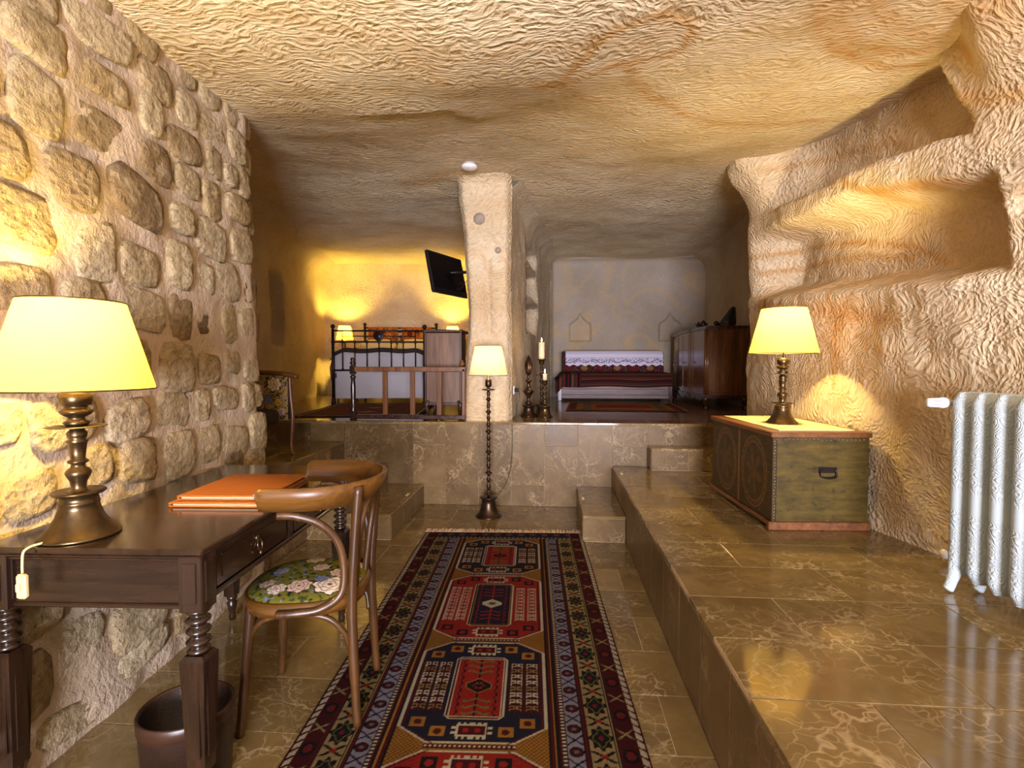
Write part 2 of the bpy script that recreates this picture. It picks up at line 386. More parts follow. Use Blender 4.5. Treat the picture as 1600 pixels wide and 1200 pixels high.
# ceiling
gx = np.arange(-4.4, 3.0, .034); gy = np.arange(-1.6, 9.2, .034)
X, Y = np.meshgrid(gx, gy, indexing='ij'); Z = ceil_z(X, Y)
P = np.stack([X, Y, Z], -1)
Z = Z + np_noise(P, .9, .05) + np_noise(P, 3.1, .010) + np_noise(P, 9, .003)
lip = [(-1.0, 2.96), (-.81, 2.90), (-.65, 2.88), (-.57, 2.92), (-.5, 3.1)]
dl = poly_dist(X, Y, lip)
near_side = Y < 2.9 + .25 * np.clip((X + .6) / .1, 0, 1)
Z = Z + np.where(near_side, -0.012, .012) * np.exp(-(dl / .12) ** 2)
stain = np.zeros(X.shape)
for pts, wd, am in [
    ([(-.09, 2.62), (.02, 2.6), (.12, 2.39), (.19, 2.22), (.31, 2.12), (.44, 2.08), (.54, 2.14), (.58, 2.23), (.55, 2.35), (.42, 2.42), (.28, 2.44), (.17, 2.52), (.05, 2.61), (-.07, 2.64)], .028, .85),
    ([(.36, 2.47), (.4, 2.65), (.5, 2.82), (.63, 2.98), (.82, 3.17), (1.05, 3.32), (1.34, 3.38), (1.64, 3.36)], .045, .6),
    ([(.05, 2.63), (.12, 2.78), (.2, 2.9), (.34, 2.9)], .035, .5),
    ([(.96, 2.0), (1.06, 2.2), (1.23, 2.41), (1.43, 2.57), (1.61, 2.64), (1.73, 2.6)], .03, .95),
    ([(1.04, 2.0), (1.15, 2.21), (1.32, 2.39), (1.52, 2.49), (1.64, 2.47)], .05, .7),
    ([(1.13, 2.0), (1.28, 2.18), (1.46, 2.28), (1.64, 2.39)], .06, .65),
    ([(1.3, 1.9), (1.45, 2.1), (1.66, 2.25)], .05, .55),
    ([(.12, 2.36), (.05, 2.25), (-.1, 2.2), (-.3, 2.3)], .03, .35),
    ([(-1.53, 1.88), (-1.34, 1.97), (-1.04, 1.96), (-.79, 2.09)], .05, .35),
    ([(-.6, 2.2), (-.55, 2.4), (-.5, 2.6)], .04, .35),
    ([(-1.3, 4.6), (-1.05, 4.5), (-.78, 4.3)], .12, .5),
    ([(.4, 2.25), (.48, 2.2)], .09, .3)]:
    stain = np.maximum(stain, am * np.exp(-(poly_dist(X, Y, pts) / wd) ** 2))
P = np.stack([X, Y, Z], -1)
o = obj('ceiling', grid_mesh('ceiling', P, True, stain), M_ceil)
tag(o, 'rough hewn cave ceiling with ochre mineral swirls', 'ceiling', kind='structure')

def wall_hf(name, label, p0, p1, z0, z1, step, m, depth=None, amp=1.0, cove=0.0, ca=0.0, cb=0.0, stain_fn=None, lean=None, parent=None, kind='structure'):
    """hewn wall from p0 to p1 (room to the left of the direction p0->p1); depth(u, z) recesses it"""
    p0 = np.array(p0, float); p1 = np.array(p1, float); L = np.hypot(*(p1 - p0)); d = (p1 - p0) / L; n = np.array([-d[1], d[0]])
    u = np.linspace(0, L, max(2, int(L / step) + 1)); z = np.linspace(z0, z1, int((z1 - z0) / step) + 1)
    U, Zz = np.meshgrid(u, z, indexing='ij')
    bx = p0[0] + d[0] * U; by = p0[1] + d[1] * U
    top = ceil_z(bx, by)
    off = np.zeros(U.shape)
    def q(t, r): t = np.clip(t, 0, 1); return r * (1 - np.sqrt(np.maximum(0, 1 - t * t)))
    if cove: off += q((Zz - (top - cove)) / cove, cove)
    if ca: off += q((ca - U) / ca, ca)
    if cb: off += q((U - (L - cb)) / cb, cb)
    if depth is not None: off -= depth(U, Zz)
    if lean is not None: off += lean(U, Zz)
    P = np.stack([bx, by, Zz], -1)
    off += amp * (np_noise(P, 1.1, .05) + np_noise(P, 4, .014) + np_noise(P, 11, .005))
    P[..., 0] += n[0] * off; P[..., 1] += n[1] * off
    st = stain_fn(U, Zz) if stain_fn else None
    o = obj(name, grid_mesh(name, P, False, st), m, parent)
    if parent is None: tag(o, label, 'wall', kind=kind)
    return o

# left cave
wall_hf('wall_left', 'hewn left wall of the sleeping alcove with a narrow niche', (-3.86, 8.5), (-2.7, 2.9), .45, 2.98, .05, M_cave,
        depth=lambda U, Z: .28 * sstep((U - 2.2) / .06) * sstep((2.75 - U) / .06) * sstep((Z - 1.48) / .06) * sstep((2.4 - Z) / .1), cove=.3, ca=.3)
wall_hf('wall_back', 'hewn back wall of the sleeping alcove behind the bed', (-1.25, 8.75), (-3.9, 8.42), .6, 2.98, .05, M_cave, cove=.35, ca=.25, cb=.3)
# dividing rock between the two alcoves, its end the pillar
wall_hf('wall_divider', 'rock wall of the sleeping alcove carrying the television', (-.735, 4.68), (-1.3, 8.85), .65, 2.98, .05, M_cave, cove=.12)
pillar = wall_hf('wall_pillar', 'hewn rock pillar between the two alcoves', (-.36, 4.55), (-.81, 4.55), .72, 2.98, .022, M_wall, amp=.5, cove=.12,
        lean=lambda U, Z: .04 * sstep((Z - 2.3) / .5) - .035 * np.exp(-((U - .225) / .03) ** 2) * sstep((Z - 1.45) / .1) * sstep((2.25 - Z) / .1)
        - .10 * sstep((.05 - U) / .05) - .10 * sstep((U - .40) / .05))
for v_ in pillar.data.vertices:
    x, y, z = v_.co; t_ = (-.36 - x) / .45
    v_.co.x += t_ * (.055 * math.exp(-((z - 1.75) / .55) ** 2) - .03 * smooth((z - 2.4) / .4)) + .012 * fnoise(x * .3, 2.0, z, 2.2) + .006 * fnoise(x, 7.0, z, 9)
for nm, x, z, r in (('stone_inclusion', -.64, 2.53, .055), ('stone_inclusion', -.475, 2.25, .028)):
    mb = MB(); mb.lathe([(r, -.02), (r * 1.02, .0), (r * .9, .012), (r * .5, .018), (0.0001, .02)], n=9, M=Matrix.Rotation(PI / 2, 3, 'X'))
    mb.build(nm, m_plain('grey_pebble', srgb(150, 136, 120), .9, 0, 20), pillar, (x, 4.535, z))
def shelf_depth(U, Z):
    a = sstep((U - 1.0) / .04) * sstep((1.95 - U) / .04)
    return .3 * a * (sstep((Z - 1.62) / .03) * sstep((1.95 - Z) / .03) + sstep((Z - 2.02) / .03) * sstep((2.34 - Z) / .03) + sstep((Z - 2.41) / .03) * sstep((2.62 - Z) / .05))
wall_hf('wall_side', 'rock side wall of the sofa alcove with carved shelves', (-.02, 8.2), (-.385, 4.62), .65, 2.98, .035, M_cave, depth=lambda U, Z: shelf_depth(3.6 - U, Z), cove=.15, ca=.15)
# right cave
def ogee(U, Z):
    d = np.zeros(U.shape)
    for cx in (.445, 1.83):
        x = np.abs((2.42 - U) - cx)
        s1_ = np.clip(1 - x / .17, 0, 1); zt = np.where(x < .17, 1.85 + .13 * np.sqrt(s1_) * (1 - .25 * s1_) + .12 * s1_ ** 4, 0)
        d = np.maximum(d, .07 * sstep((.175 - x) / .02) * sstep((zt - Z) / .02) * sstep((Z - 1.6) / .02))
    return d
wall_hf('wall_back_smooth', 'smooth grey back wall of the sofa alcove with two arched niches', (2.42, 8.12), (0.0, 8.1), .65, 2.98, .016, M_smooth, depth=ogee, amp=.25, cove=.1, ca=.06, cb=.06)
wall_hf('wall_right_alcove', 'shadowed side wall of the sofa alcove behind the sideboard', (2.25, 4.75), (2.36, 8.2), .65, 2.98, .05, M_cave, cove=.2, cb=.1)
wall_hf('wall_return', 'rock return behind the pillar edge of the sofa alcove', (1.66, 4.46), (2.3, 4.8), .3, 2.98, .05, M_wall)

# right wall with two carved niches
def zi(Yv, tab): return np.interp(Yv, [a for a, b in tab], [b for a, b in tab])
NB1 = [(2.2, 2.19), (2.32, 2.216), (2.98, 2.317), (4.18, 2.41), (4.6, 2.45)]
NT2 = [(2.15, 2.0), (2.23, 2.033), (2.98, 2.219), (4.5, 2.33)]; NB2 = [(2.1, 1.585), (2.95, 1.642), (4.53, 1.774)]
yy = np.arange(-1.6, 4.53, .021); zz = np.arange(.3, 2.98, .021)
Yv, Zv = np.meshgrid(yy, zz, indexing='ij')
base = np.interp(Yv, [-1.6, 1.0, 1.5, 1.9, 2.36, 2.8, 3.6, 4.45, 4.53], [2.35, 2.08, 1.96, 1.86, 1.76, 1.69, 1.66, 1.64, 1.69])
wob = np_noise(np.stack([Yv, Yv * 0, Zv], -1), 5, .02)
y1n = np.interp(Zv, [2.2, 2.7], [2.31, 2.56])
d1 = .24 * sstep((Yv + wob - y1n) / .06) * sstep((4.38 - Yv + wob) / .75) * sstep((Zv + wob - zi(Yv, NB1)) / .05)
y2n = np.interp(Zv, [1.6, 2.05], [2.15, 2.24])
d2 = .27 * sstep((Yv + wob - y2n) / .05) * sstep((4.40 - Yv) / .35) * sstep((Zv + wob - zi(Yv, NB2)) / .12) * sstep((zi(Yv, NT2) - Zv + wob) / .14)
bx = base + np.maximum(d1, d2)
bx -= .20 * sstep((Zv - 2.45) / .45) * sstep((Yv - 4.05) / .2)
bx -= .28 * sstep((Zv - 2.2) / .6) * sstep((2.45 - Yv) / .35)
bx -= .03 * np.exp(-((Zv - zi(Yv, NB2) + .02) / .05) ** 2) * sstep((Yv - 2.2) / .2)
# small hole
hole = np.exp(-(((Yv - 2.13) / .02) ** 2 + ((Zv - 1.86) / .035) ** 2)); bx += .08 * hole
P = np.stack([bx, Yv, Zv], -1)
bx = bx + np_noise(P, 1.2, .05) + np_noise(P, 4.5, .02) + np_noise(P, 12, .008)
P = np.stack([bx, Yv, Zv], -1)
st = np.zeros(Yv.shape)
for pts, wd, am in [([(4.46, 2.12), (3.86, 2.09), (3.4, 2.01), (2.99, 1.89), (2.76, 1.75)], .022, .75), ([(4.34, 1.98), (3.77, 1.96), (3.33, 1.91), (2.99, 1.82)], .022, .7),
    ([(3.1, 2.28), (2.95, 2.17), (2.7, 2.12), (2.45, 2.05)], .03, .8), ([(4.17, 2.75), (3.57, 2.62), (3.12, 2.5), (2.92, 2.4)], .025, .5),
    ([(3.25, 1.7), (3.22, 1.51), (3.21, 1.28), (3.22, 1.12)], .022, .8), ([(2.42, 2.41), (2.28, 2.32), (2.16, 2.28), (1.9, 2.2)], .03, .7),
    ([(2.56, 2.85), (2.44, 2.69), (2.29, 2.5)], .04, .8), ([(2.2, 2.7), (2.0, 2.5), (1.8, 2.4)], .12, .6), ([(2.15, 1.91), (2.09, 1.82), (2.0, 1.6)], .03, .5),
    ([(4.25, 1.72), (3.63, 1.62), (3.11, 1.53), (2.72, 1.46)], .05, .6), ([(3.0, 1.4), (2.6, 1.2), (2.3, 1.1)], .03, .3)]:
    st = np.maximum(st, am * np.exp(-(poly_dist(Yv, Zv, pts) / wd) ** 2))
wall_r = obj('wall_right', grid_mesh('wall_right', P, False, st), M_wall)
tag(wall_r, 'hewn right wall with two long carved niches', 'wall', kind='structure')

# ------------------------------------------------------------------ rubble stone wall on the left
def stone_x(y, z): return -1.545 - (y - 1.4) * .092 - .03 * z
yy = np.arange(-1.6, 2.97, .03); zz = np.arange(-.02, 2.98, .03)
Yv, Zv = np.meshgrid(yy, zz, indexing='ij'); bx = stone_x(Yv, Zv)
P = np.stack([bx, Yv, Zv], -1)
endc = .12 * (1 - np.sqrt(np.maximum(0, 1 - np.clip((Yv - 2.82) / .13, 0, 1) ** 2)))
bx = bx - endc + np_noise(P, 4, .020) + np_noise(P, 13, .012)
P = np.stack([bx, Yv + np_noise(P, 5, .03) * (Yv > 2.7), Zv], -1)
wall_s = obj('wall_left_masonry', grid_mesh('wall_left_masonry', P, False), M_mortar)
tag(wall_s, 'rubble stone masonry wall with pale lime mortar beside the desk', 'wall', kind='structure')
mb = MB(); mb.box((-2.26, 2.9, 1.45), (.84, .10, 3.1)); mb.build('wall_core', M_mortar, wall_s)
def stone_mesh(seed):
    r = random.Random(seed); n = 14; k = r.uniform(3.0, 7.0); vs = []; fs = []
    ph = [r.uniform(-1, 1) for _ in range(8)]
    def out(a):
        c, s_ = math.cos(a), math.sin(a)
        q = (abs(c) ** k + abs(s_) ** k) ** (-1 / k)
        return q * (1 + .06 * ph[0] * math.sin(a + ph[1] * 3) + .05 * ph[2] * math.sin(2 * a + ph[3] * 3) + .05 * ph[4] * math.sin(3 * a + ph[5] * 3))
    rings = [(1.0, -.03), (1.0, .002), (.95, .010), (.78, .015), (.42, .017)]
    for sc, x in rings:
        for i in range(n):
            a = 2 * PI * i / n; q = out(a) * sc * .5
            xx = x + (r.uniform(-.006, .006) if x > 0.01 else 0) + .008 * ph[6] * math.cos(a) * sc
            vs.append((xx, q * math.cos(a), q * math.sin(a)))
    vs.append((.017 + .006 * ph[7], 0, 0))
    for i in range(len(rings) - 1):
        for j in range(n): fs.append((i * n + j, i * n + (j + 1) % n, (i + 1) * n + (j + 1) % n, (i + 1) * n + j))
    b = (len(rings) - 1) * n
    for j in range(n): fs.append((b + j, b + (j + 1) % n, len(vs) - 1))
    me = bpy.data.meshes.new('stone'); me.from_pydata(vs, [], fs); me.polygons.foreach_set('use_smooth', [True] * len(fs)); me.materials.append(M_stone); return me
stones = [stone_mesh(k) for k in range(26)]
rs = random.Random(21); z = .02; row = 0
while z < 2.72:
    hh = rs.uniform(.15, .225); y = .35 + rs.uniform(0, .15)
    while y < 2.9:
        wd = rs.uniform(.14, .30) * (1.15 if y < 1.9 else .92); 
        if y + wd > 2.96: wd = 2.95 - y
        if wd > .08:
            sh = hh * rs.uniform(.62, 1.05); cy = y + wd / 2; cz = z + hh / 2 + rs.uniform(-.03, .03)
            o = bpy.data.objects.new('stone', rs.choice(stones)); COL.objects.link(o); o.parent = wall_s
            o.location = (stone_x(cy, cz) + rs.uniform(-.006, .012) - (.03 if cy > 2.85 else 0), cy, cz)
            o.scale = (rs.uniform(.4, 1.1), wd * rs.uniform(.86, 1.0), sh * 1.02)
            o.rotation_euler = (rs.uniform(-.2, .2), -.03, math.radians(5.26) + rs.uniform(-.04, .04))
        y += wd + rs.uniform(.0, .03)
    z += hh; row += 1

# ------------------------------------------------------------------ tiled floors and steps
tile_cache = {}
def tile(parent, x0, x1, y0, y1, z0, z1, gap=.0016, m=None):
    if x1 - x0 < .012 and x1 - x0 < min(y1 - y0, z1 - z0) * .2 and x1 - x0 <= .0: return
    s = (x1 - x0, y1 - y0, z1 - z0); t = min(range(3), key=lambda k: s[k])
    s = tuple(round(a - (0 if k == t else 2 * gap), 3) for k, a in enumerate(s))
    if min(s) < .004: return
    if s not in tile_cache:
        vs, fs = chamfer(s[0] / 2, s[1] / 2, s[2] / 2, .0018); me = bpy.data.meshes.new('tile'); me.from_pydata(vs, [], fs); me.materials.append(m or (M_marble if t == 2 else M_marble_v)); tile_cache[s] = me
    o = bpy.data.objects.new('tile', tile_cache[s]); COL.objects.link(o); o.parent = parent
    o.location = ((x0 + x1) / 2, (y0 + y1) / 2, (z0 + z1) / 2); return o
def tread(parent, x0, x1, y0, y1, z, ly=.2985, lx=.6, y_org=0.0, x_org=0.0, th=.018):
    k0 = math.floor((y0 - y_org) / ly); y = y_org + k0 * ly; row = k0
    while y < y1 - .01:
        ya, yb = max(y, y0), min(y + ly, y1); x = x_org + (lx / 2 if row % 2 else 0); x -= math.ceil((x - x0) / lx) * lx
        while x < x1 - .01:
            xa, xb = max(x, x0), min(x + lx, x1)
            if xb - xa > .015 and yb - ya > .015: tile(parent, xa, xb, ya, yb, z - th, z)
            x += lx
        y += ly; row += 1
def slab(name, label, cat, x0, x1, y0, y1, z0, z1):
    mb = MB(); mb.box(((x0 + x1) / 2, (y0 + y1) / 2, (z0 + z1) / 2), (x1 - x0, y1 - y0, z1 - z0))
    return tag(mb.build(name, M_grout), label, cat, kind='structure')
T = .018
fl = slab('floor', 'lower marble tiled floor', 'floor', -1.95, .51, -1.6, 4.46, -.12, -.0025)
tread(fl, -1.95, .52, -1.6, 4.45, 0.0, y_org=.12, x_org=.1)
pf = slab('floor_platform', 'raised marble platform along the right wall', 'floor', .523, 2.4, -1.6, 4.46, -.1, .3645)
tread(pf, .52, 2.4, -1.6, 4.45, .367, y_org=1.355, x_org=.523)
k = 0; y = 4.45
while y > -1.5:
    y2 = y - .296
    tile(pf, .52 - .002, .52 + .012, y2, y, 0, .349); y = y2
up = slab('floor_upper', 'upper marble floor of the two alcoves', 'floor', -4.4, 2.7, 4.462, 9.2, .4, .7345)
for i in range(12): tile(up, -3.2 + i * .45, -3.2 + (i + 1) * .45, 4.447, 4.75, .737 - T, .737)
mb = MB(); mb.box((-.85, 6.97, .727), (7.1, 4.44, .02)); mb.build('paving', M_marble_up, up)
rc = slab('wall_riser', 'marble tiled riser up to the alcove floor', 'riser', -3.2, 1.75, 4.4515, 4.5, -.05, .7335)
xs = [-1.226 - .303, -1.226, -.935, -.644, -.353, -.062, .229, .52]
def col_tiles(x0, x1, z0, kk):
    cut = (.737 - .184 - T) if kk % 2 else .184
    for a, b in ((z0, cut), (cut, .737 - T)):
        if b - a > .02 and b > z0: tile(rc, x0, x1, 4.442, 4.456, max(a, z0), b)
for kk in range(len(xs) - 1): col_tiles(xs[kk], xs[kk + 1], 0, kk)
for kk in range(4): col_tiles(.52 + .3 * kk, .82 + .3 * kk, .367, kk + 1)
for kk in range(5): col_tiles(-1.529 - .32 * (kk + 1), -1.529 - .32 * kk, .551 if kk > 0 else .367, kk)
def step(label, x0, x1, y0, y1, z0, z1, faces='fr', mark=None, name='stair_step', front_split=None):
    o = slab(name, label, 'step', x0 + .004, x1 - .004, y0 + .004, y1, z0, z1 - .003)
    n = max(1, round((y1 - y0) / .3)); 
    tread(o, x0 - .002, x1 + .002, y0 - .002, y1 - .003, z1, y_org=y0, x_org=x0)
    nx = max(1, round((x1 - x0) / .32))
    if 'f' in faces:
        for i in range(nx): tile(o, x0 + (x1 - x0) * i / nx, x0 + (x1 - x0) * (i + 1) / nx, y0 - .002, y0 + .01, z0 + .002, z1 - T)
    for c, xx in (('r', x1), ('l', x0)):
        if c in faces:
            for i in range(n):
                tile(o, xx - (.01 if c == 'r' else .002), xx + (.002 if c == 'r' else .01), y0 + .01 + (y1 - y0 - .012) * i / n, y0 + .01 + (y1 - y0 - .012) * (i + 1) / n, z0 + .002, z1 - T)
    if mark:
        mb = MB(); mb.box((0, 0, 0), (.02, .075, .002)); mb.build('tread_marker', m_plain('marker_strip', srgb(226, 214, 176), .6), o, (mark[0], mark[1], z1 + .001))
    return o
step('lowest marble step below the floral chair landing', -1.455, -1.13, 3.5, 4.44, 0, .184, 'fr', (-1.165, 4.05))
step('middle marble step between lowest step and floral chair landing', -1.85, -1.455, 3.47, 4.44, 0, .367, 'fr')
step('marble landing carrying the floral chair', -3.3, -1.85, 2.98, 4.44, 0, .551, 'fr', name='floor_landing')
step('low marble step against the right platform', .22, .516, 3.57, 4.44, 0, .184, 'fl', (.25, 4.05))
step('small marble step on the platform in front of the sofa alcove', .82, 1.72, 4.27, 4.44, .369, .551, 'fl')
mb = MB(); mb.box((0, 0, 0), (.02, .075, .002)); mb.build('tread_marker', m_plain('marker_strip', srgb(226, 214, 176), .6), pf, (.56, 4.15, .3685))
sk = slab('trim_1', 'marble skirting between stone wall and steps', 'skirting', -1.86, -1.735, 2.95, 3.46, 0, .36)
for i in range(2): tile(sk, -1.737, -1.725, 2.95 + .255 * i, 3.205 + .255 * i, .002, .36)
# ------------------------------------------------------------------ painted (woven) surfaces: one colour per knot
def paint_mesh(name, P, C, flip=False, smooth_=True):
    """P (nu,nv,3) points, C (nu,nv,3) linear colours per point"""
    me = grid_mesh(name, P, flip)
    a = me.color_attributes.new('paint', 'FLOAT_COLOR', 'POINT')
    c = np.ones(C.shape[:2] + (4,), np.float32); c[..., :3] = C; a.data.foreach_set('color', c.reshape(-1)); return me
NAVY, RED, MAR, CRM, OCR, BLU, BEI, BLK, GRN, PUR = [np.array(srgb(*c)) for c in ((34, 33, 52), (166, 40, 30), (88, 22, 26), (222, 208, 178), (182, 124, 48), (158, 150, 166), (176, 150, 100), (26, 23, 24), (120, 118, 60), (92, 46, 74))]
def put(C, mask, col): C[mask] = col
HOOK = ["01111011110", "01001010010", "00001010000", "01111011110", "01000000010", "01000000010", "00000000000"]
def rug_pattern(W, L, res, meds, field=.449):
    nu, nv = int(W / res), int(L / res)
    u = (np.arange(nu) + .5) * res - W / 2; v = (np.arange(nv) + .5) * res
    Uu, V = np.meshgrid(u, v, indexing='ij'); a = np.abs(Uu); h = W / 2; f = a / h
    C = np.zeros(Uu.shape + (3,)); C[:] = MAR
    # outer cream zigzag guard
    g = (f > .944) & (f < .978); put(C, g, CRM); put(C, g & (np.abs((V % .036) - .018 - (f - .961) * .5) < .005), MAR)
    # dark red border with flowers and crosses
    g = (f > .845) & (f < .938); p = (V % .19) / .19; q = (f - .8915) / .0465
    put(C, g, MAR * .8)
    r = np.hypot((p - .25) * .19 / .032, q * .027 / .027)
    put(C, g & (r < .95), BLK); put(C, g & (r < .55), RED * .6); put(C, g & (r < .2), PUR)
    X1 = np.abs(np.abs((p - .75) * .19) - np.abs(q) * .022); put(C, g & (np.abs(p - .75) < .13) & (X1 < .0045), BEI); put(C, g & (np.abs(p - .75) < .13) & (X1 < .0045) & (np.abs(q) > .75), GRN)
    put(C, (f > .826) & (f < .845), MAR); put(C, (f > .831) & (f < .837), BLK)
    # main beige border with black hooked palmettes
    g = (f > .67) & (f < .826); q = (f - .748) / .078; p = (V % .165) / .165 - .5
    put(C, g, BEI)
    th = np.arctan2(q * .8, p * 2.0); r = np.hypot(p / .34, q / .86)
    put(C, g & (r < .92 + .14 * np.cos(8 * th)), BLK)
    put(C, g & (np.abs(r - .62 - .1 * np.cos(4 * th)) < .06), GRN * .8); put(C, g & (r < .3 + .08 * np.cos(4 * th)), NAVY); put(C, g & (np.hypot(p / .06, q / .18) < 1), RED * .7)
    d = np.abs(np.abs(q) - np.abs(np.abs(p) - .5) * 5.2); put(C, g & (np.abs(p) > .36) & (d < .2), BLK); put(C, g & (np.abs(p) > .45) & (np.abs(q) < .25), RED)
    put(C, g & (np.abs(np.abs(q) - .93) < .05), BLK)
    put(C, (f > .65) & (f < .67), MAR); put(C, (f > .643) & (f < .65), BLK)
    # grey-blue border with rosettes
    g = (f > .553) & (f < .643); q = (f - .598) / .045; p = (V % .105) / .105
    put(C, g, BLU); r = np.hypot((p - .25) * .105 / .026, q * .9); put(C, g & (r < .85), BLK); put(C, g & (r < .62), MAR); put(C, g & (r < .25), BLU * .6)
    x2 = np.abs(np.abs((p - .75) * .105) - np.abs(q) * .022); put(C, g & (np.abs(p - .75) < .24) & (x2 < .0042), NAVY)
    put(C, (f > .543) & (f < .553), MAR)
    g = (f > .523) & (f < .543); put(C, g, BLK); put(C, g & ((V % .016) < .009), CRM)
    for a0, a1, c in ((.449, .462, BLK), (.462, .482, MAR), (.482, .492, OCR), (.492, .51, BLK), (.51, .523, MAR)): put(C, (f > a0) & (f < a1), c)
    # field
    F = f < field; put(C, F, OCR); put(C, F & ((np.floor(Uu / .008) + np.floor(V / .008)) % 2 == 0), OCR * .45)
    hw = field * h
    for v0, v1, kind in meds:
        G, I = (NAVY, RED) if kind == 0 else (RED, NAVY)
        t = np.minimum(V - v0, v1 - V); inn = F & (t > 0); cut = .14 + t * 1.45
        octo = inn & (a < cut); put(C, octo, G)
        put(C, inn & (np.abs(a - np.minimum(cut, hw - .006)) < .006) & (a < hw) & (t > 0), CRM); put(C, octo & (np.abs(t - .005) < .004), CRM)
        put(C, octo & (np.abs(a - np.minimum(cut - .016, hw - .022)) < .004), MAR)
        # separators between medallions
        put(C, F & (np.abs(V - v1 - .012) < .01) & (a < .15), np.array(MAR)); put(C, F & (np.abs(V - v1 - .012) < .004) & (a < .15) & ((Uu % .016) < .008), CRM)
        # inner panel
        tt = t - .115; ic = .085 + tt * 1.2; ih = .107
        pan = inn & (tt > 0) & (a < ic) & (a < ih); put(C, pan, CRM); p2 = inn & (tt > .007) & (a < ic - .008) & (a < ih - .007); put(C, p2, MAR if kind == 0 else BLK)
        p3 = inn & (tt > .013) & (a < ic - .014) & (a < ih - .012); put(C, p3, CRM if kind == 0 else OCR); p4 = inn & (tt > .018) & (a < ic - .019) & (a < ih - .017); put(C, p4, I)
        vc = (v0 + v1) / 2; y = V - vc; line = GRN if kind == 0 else OCR * .9
        put(C, p4 & (np.abs(a - .068 - .004 * np.sign(np.sin(y * 160))) < .0035), BLK if kind == 0 else RED * .8)
        put(C, p4 & (a < .0035), BLK if kind == 0 else RED)
        for s0 in (.075, .11, .145):
            put(C, p4 & (np.abs(np.abs(y) - s0 - a * .45) < .0045) & (a < .043), line if kind == 0 else RED); put(C, p4 & (np.abs(np.abs(y) - s0 - .012) < .006) & (np.abs(a - .045) < .005), line if kind == 0 else RED)
        hx = np.maximum(a * 1.0, (a + np.abs(y) * 1.5) * .72); put(C, p4 & (hx < .05), CRM if kind else OCR); put(C, p4 & (hx < .045), BLK if kind == 0 else CRM)
        if kind: put(C, p4 & (np.hypot(a, y) < .017 + .008 * np.cos(8 * np.arctan2(y, Uu))), NAVY)
        else: put(C, p4 & (np.hypot(a - .018, np.abs(y) - .0) < .008), MAR * 1.3); put(C, p4 & (np.hypot(a - .008, np.abs(y) - .014) < .006), RED)
        # hook combs either side of the panel
        for k, ac in enumerate((.145, .205)):
            cw = .0052; rows = int((v1 - v0 - .30) / (len(HOOK) * cw)) * len(HOOK)
            i = np.floor((y + rows * cw / 2) / cw).astype(int); j = np.floor((a - ac + 5.5 * cw) / cw).astype(int)
            ok = octo & (i >= 0) & (i < rows) & (j >= 0) & (j < 11)
            bits = np.array([[int(c) for c in s_] for s_ in HOOK]); bb = np.zeros(Uu.shape, bool)
            bb[ok] = bits[i[ok] % len(HOOK), j[ok]] == 1
            put(C, ok & ~bb & (kind == 0), MAR * .75); put(C, bb, CRM); put(C, bb & ((i // len(HOOK)) % 3 == 1) & (kind == 0), BEI * .8)
        # small squares and cartouches
        for aa, s0 in ((.115, .055), (.19, .10)):
            m_ = octo & (np.maximum(np.abs(a - aa) / .026, np.abs(t - s0) / .024) < 1); put(C, m_, OCR if kind == 0 else BLK); put(C, m_ & (np.hypot(a - aa, t - s0) < .014), MAR if kind == 0 else RED)
        m_ = octo & (np.maximum(a / .052, np.abs(t - .062) / .028) < 1); put(C, m_, CRM); m2 = octo & (np.maximum(a / .046, np.abs(t - .062) / .022) < 1); put(C, m2, MAR * .8); put(C, m2 & (np.hypot(a - .02, t - .062) < .011), RED)
        tooth = octo & (np.abs(np.abs(t - .062) - .034) < .006) & (a < .05) & ((a % .02) < .009); put(C, tooth, CRM)
        put(C, octo & (np.abs(a - .062) < .007) & (np.abs(np.abs(t - .062) - .012) < .006), CRM)
    # far end border
    e = (f < .82) & (V < .135); put(C, e, NAVY); pu = (Uu % .085) / .085
    put(C, e & (V > .025) & (V < .085) & (np.hypot((pu - .5) * .085, V - .055) < .03), PUR); put(C, e & (V > .02) & (V < .09) & (np.hypot((pu - .5) * .085, V - .055) < .018), GRN * .8)
    put(C, e & (np.abs(V - .098) < .004), MAR); put(C, e & (V > .106) & (np.abs((Uu % .03) - .015) < (V - .104) * .4), BLU)
    put(C, V < .016, RED * .8)
    rng = np.random.default_rng(3); C *= (1 + rng.normal(0, .09, C.shape[:2]))[..., None]; C *= (.9 + .2 * np.sin(V * 37) * .2)[..., None]
    return u, v, np.clip(C * .36, 0, 1)

def rug_mesh(name, W, L, u, v, C, th, wav=.002):
    Uu, V = np.meshgrid(u, v, indexing='ij'); edge = np.minimum(W / 2 - np.abs(Uu), np.minimum(V, L - V))
    Z = th * np.sqrt(np.clip(edge / .008, .02, 1)) + wav * np.sin(V * 9 + Uu * 3)
    return paint_mesh(name, np.stack([Uu, -V, Z], -1), C, True)
u, v, C = rug_pattern(1.155, 3.3, .004, [(.165, .745, 0), (.775, 1.465, 1), (1.495, 2.10, 0), (2.13, 2.83, 1)])
rug = obj('runner_rug', rug_mesh('runner_rug', 1.155, 3.3, u, v, C, .010), M_weave)
tag(rug, 'long patterned red and navy knotted runner on the lower floor', 'rug')
rug.location = (-.348, 3.70, .001); rug.rotation_euler = (0, 0, math.radians(2.3))
mb = MB(); r2 = random.Random(5)
for i in range(210):
    x = -.575 + 1.15 * i / 209; L = r2.uniform(.045, .085); k = r2.uniform(-.02, .02)
    mb.tube([(x, -.002, .008), (x + k * .5, L * .5, .009 + r2.uniform(0, .008)), (x + k, L,   .004 + r2.uniform(0, .008))], .003, 4, caps=False)
fr = mb.build('fringe', m_plain('cream_yarn', srgb(214, 184, 146), .95), rug); fr['kind'] = 'stuff'

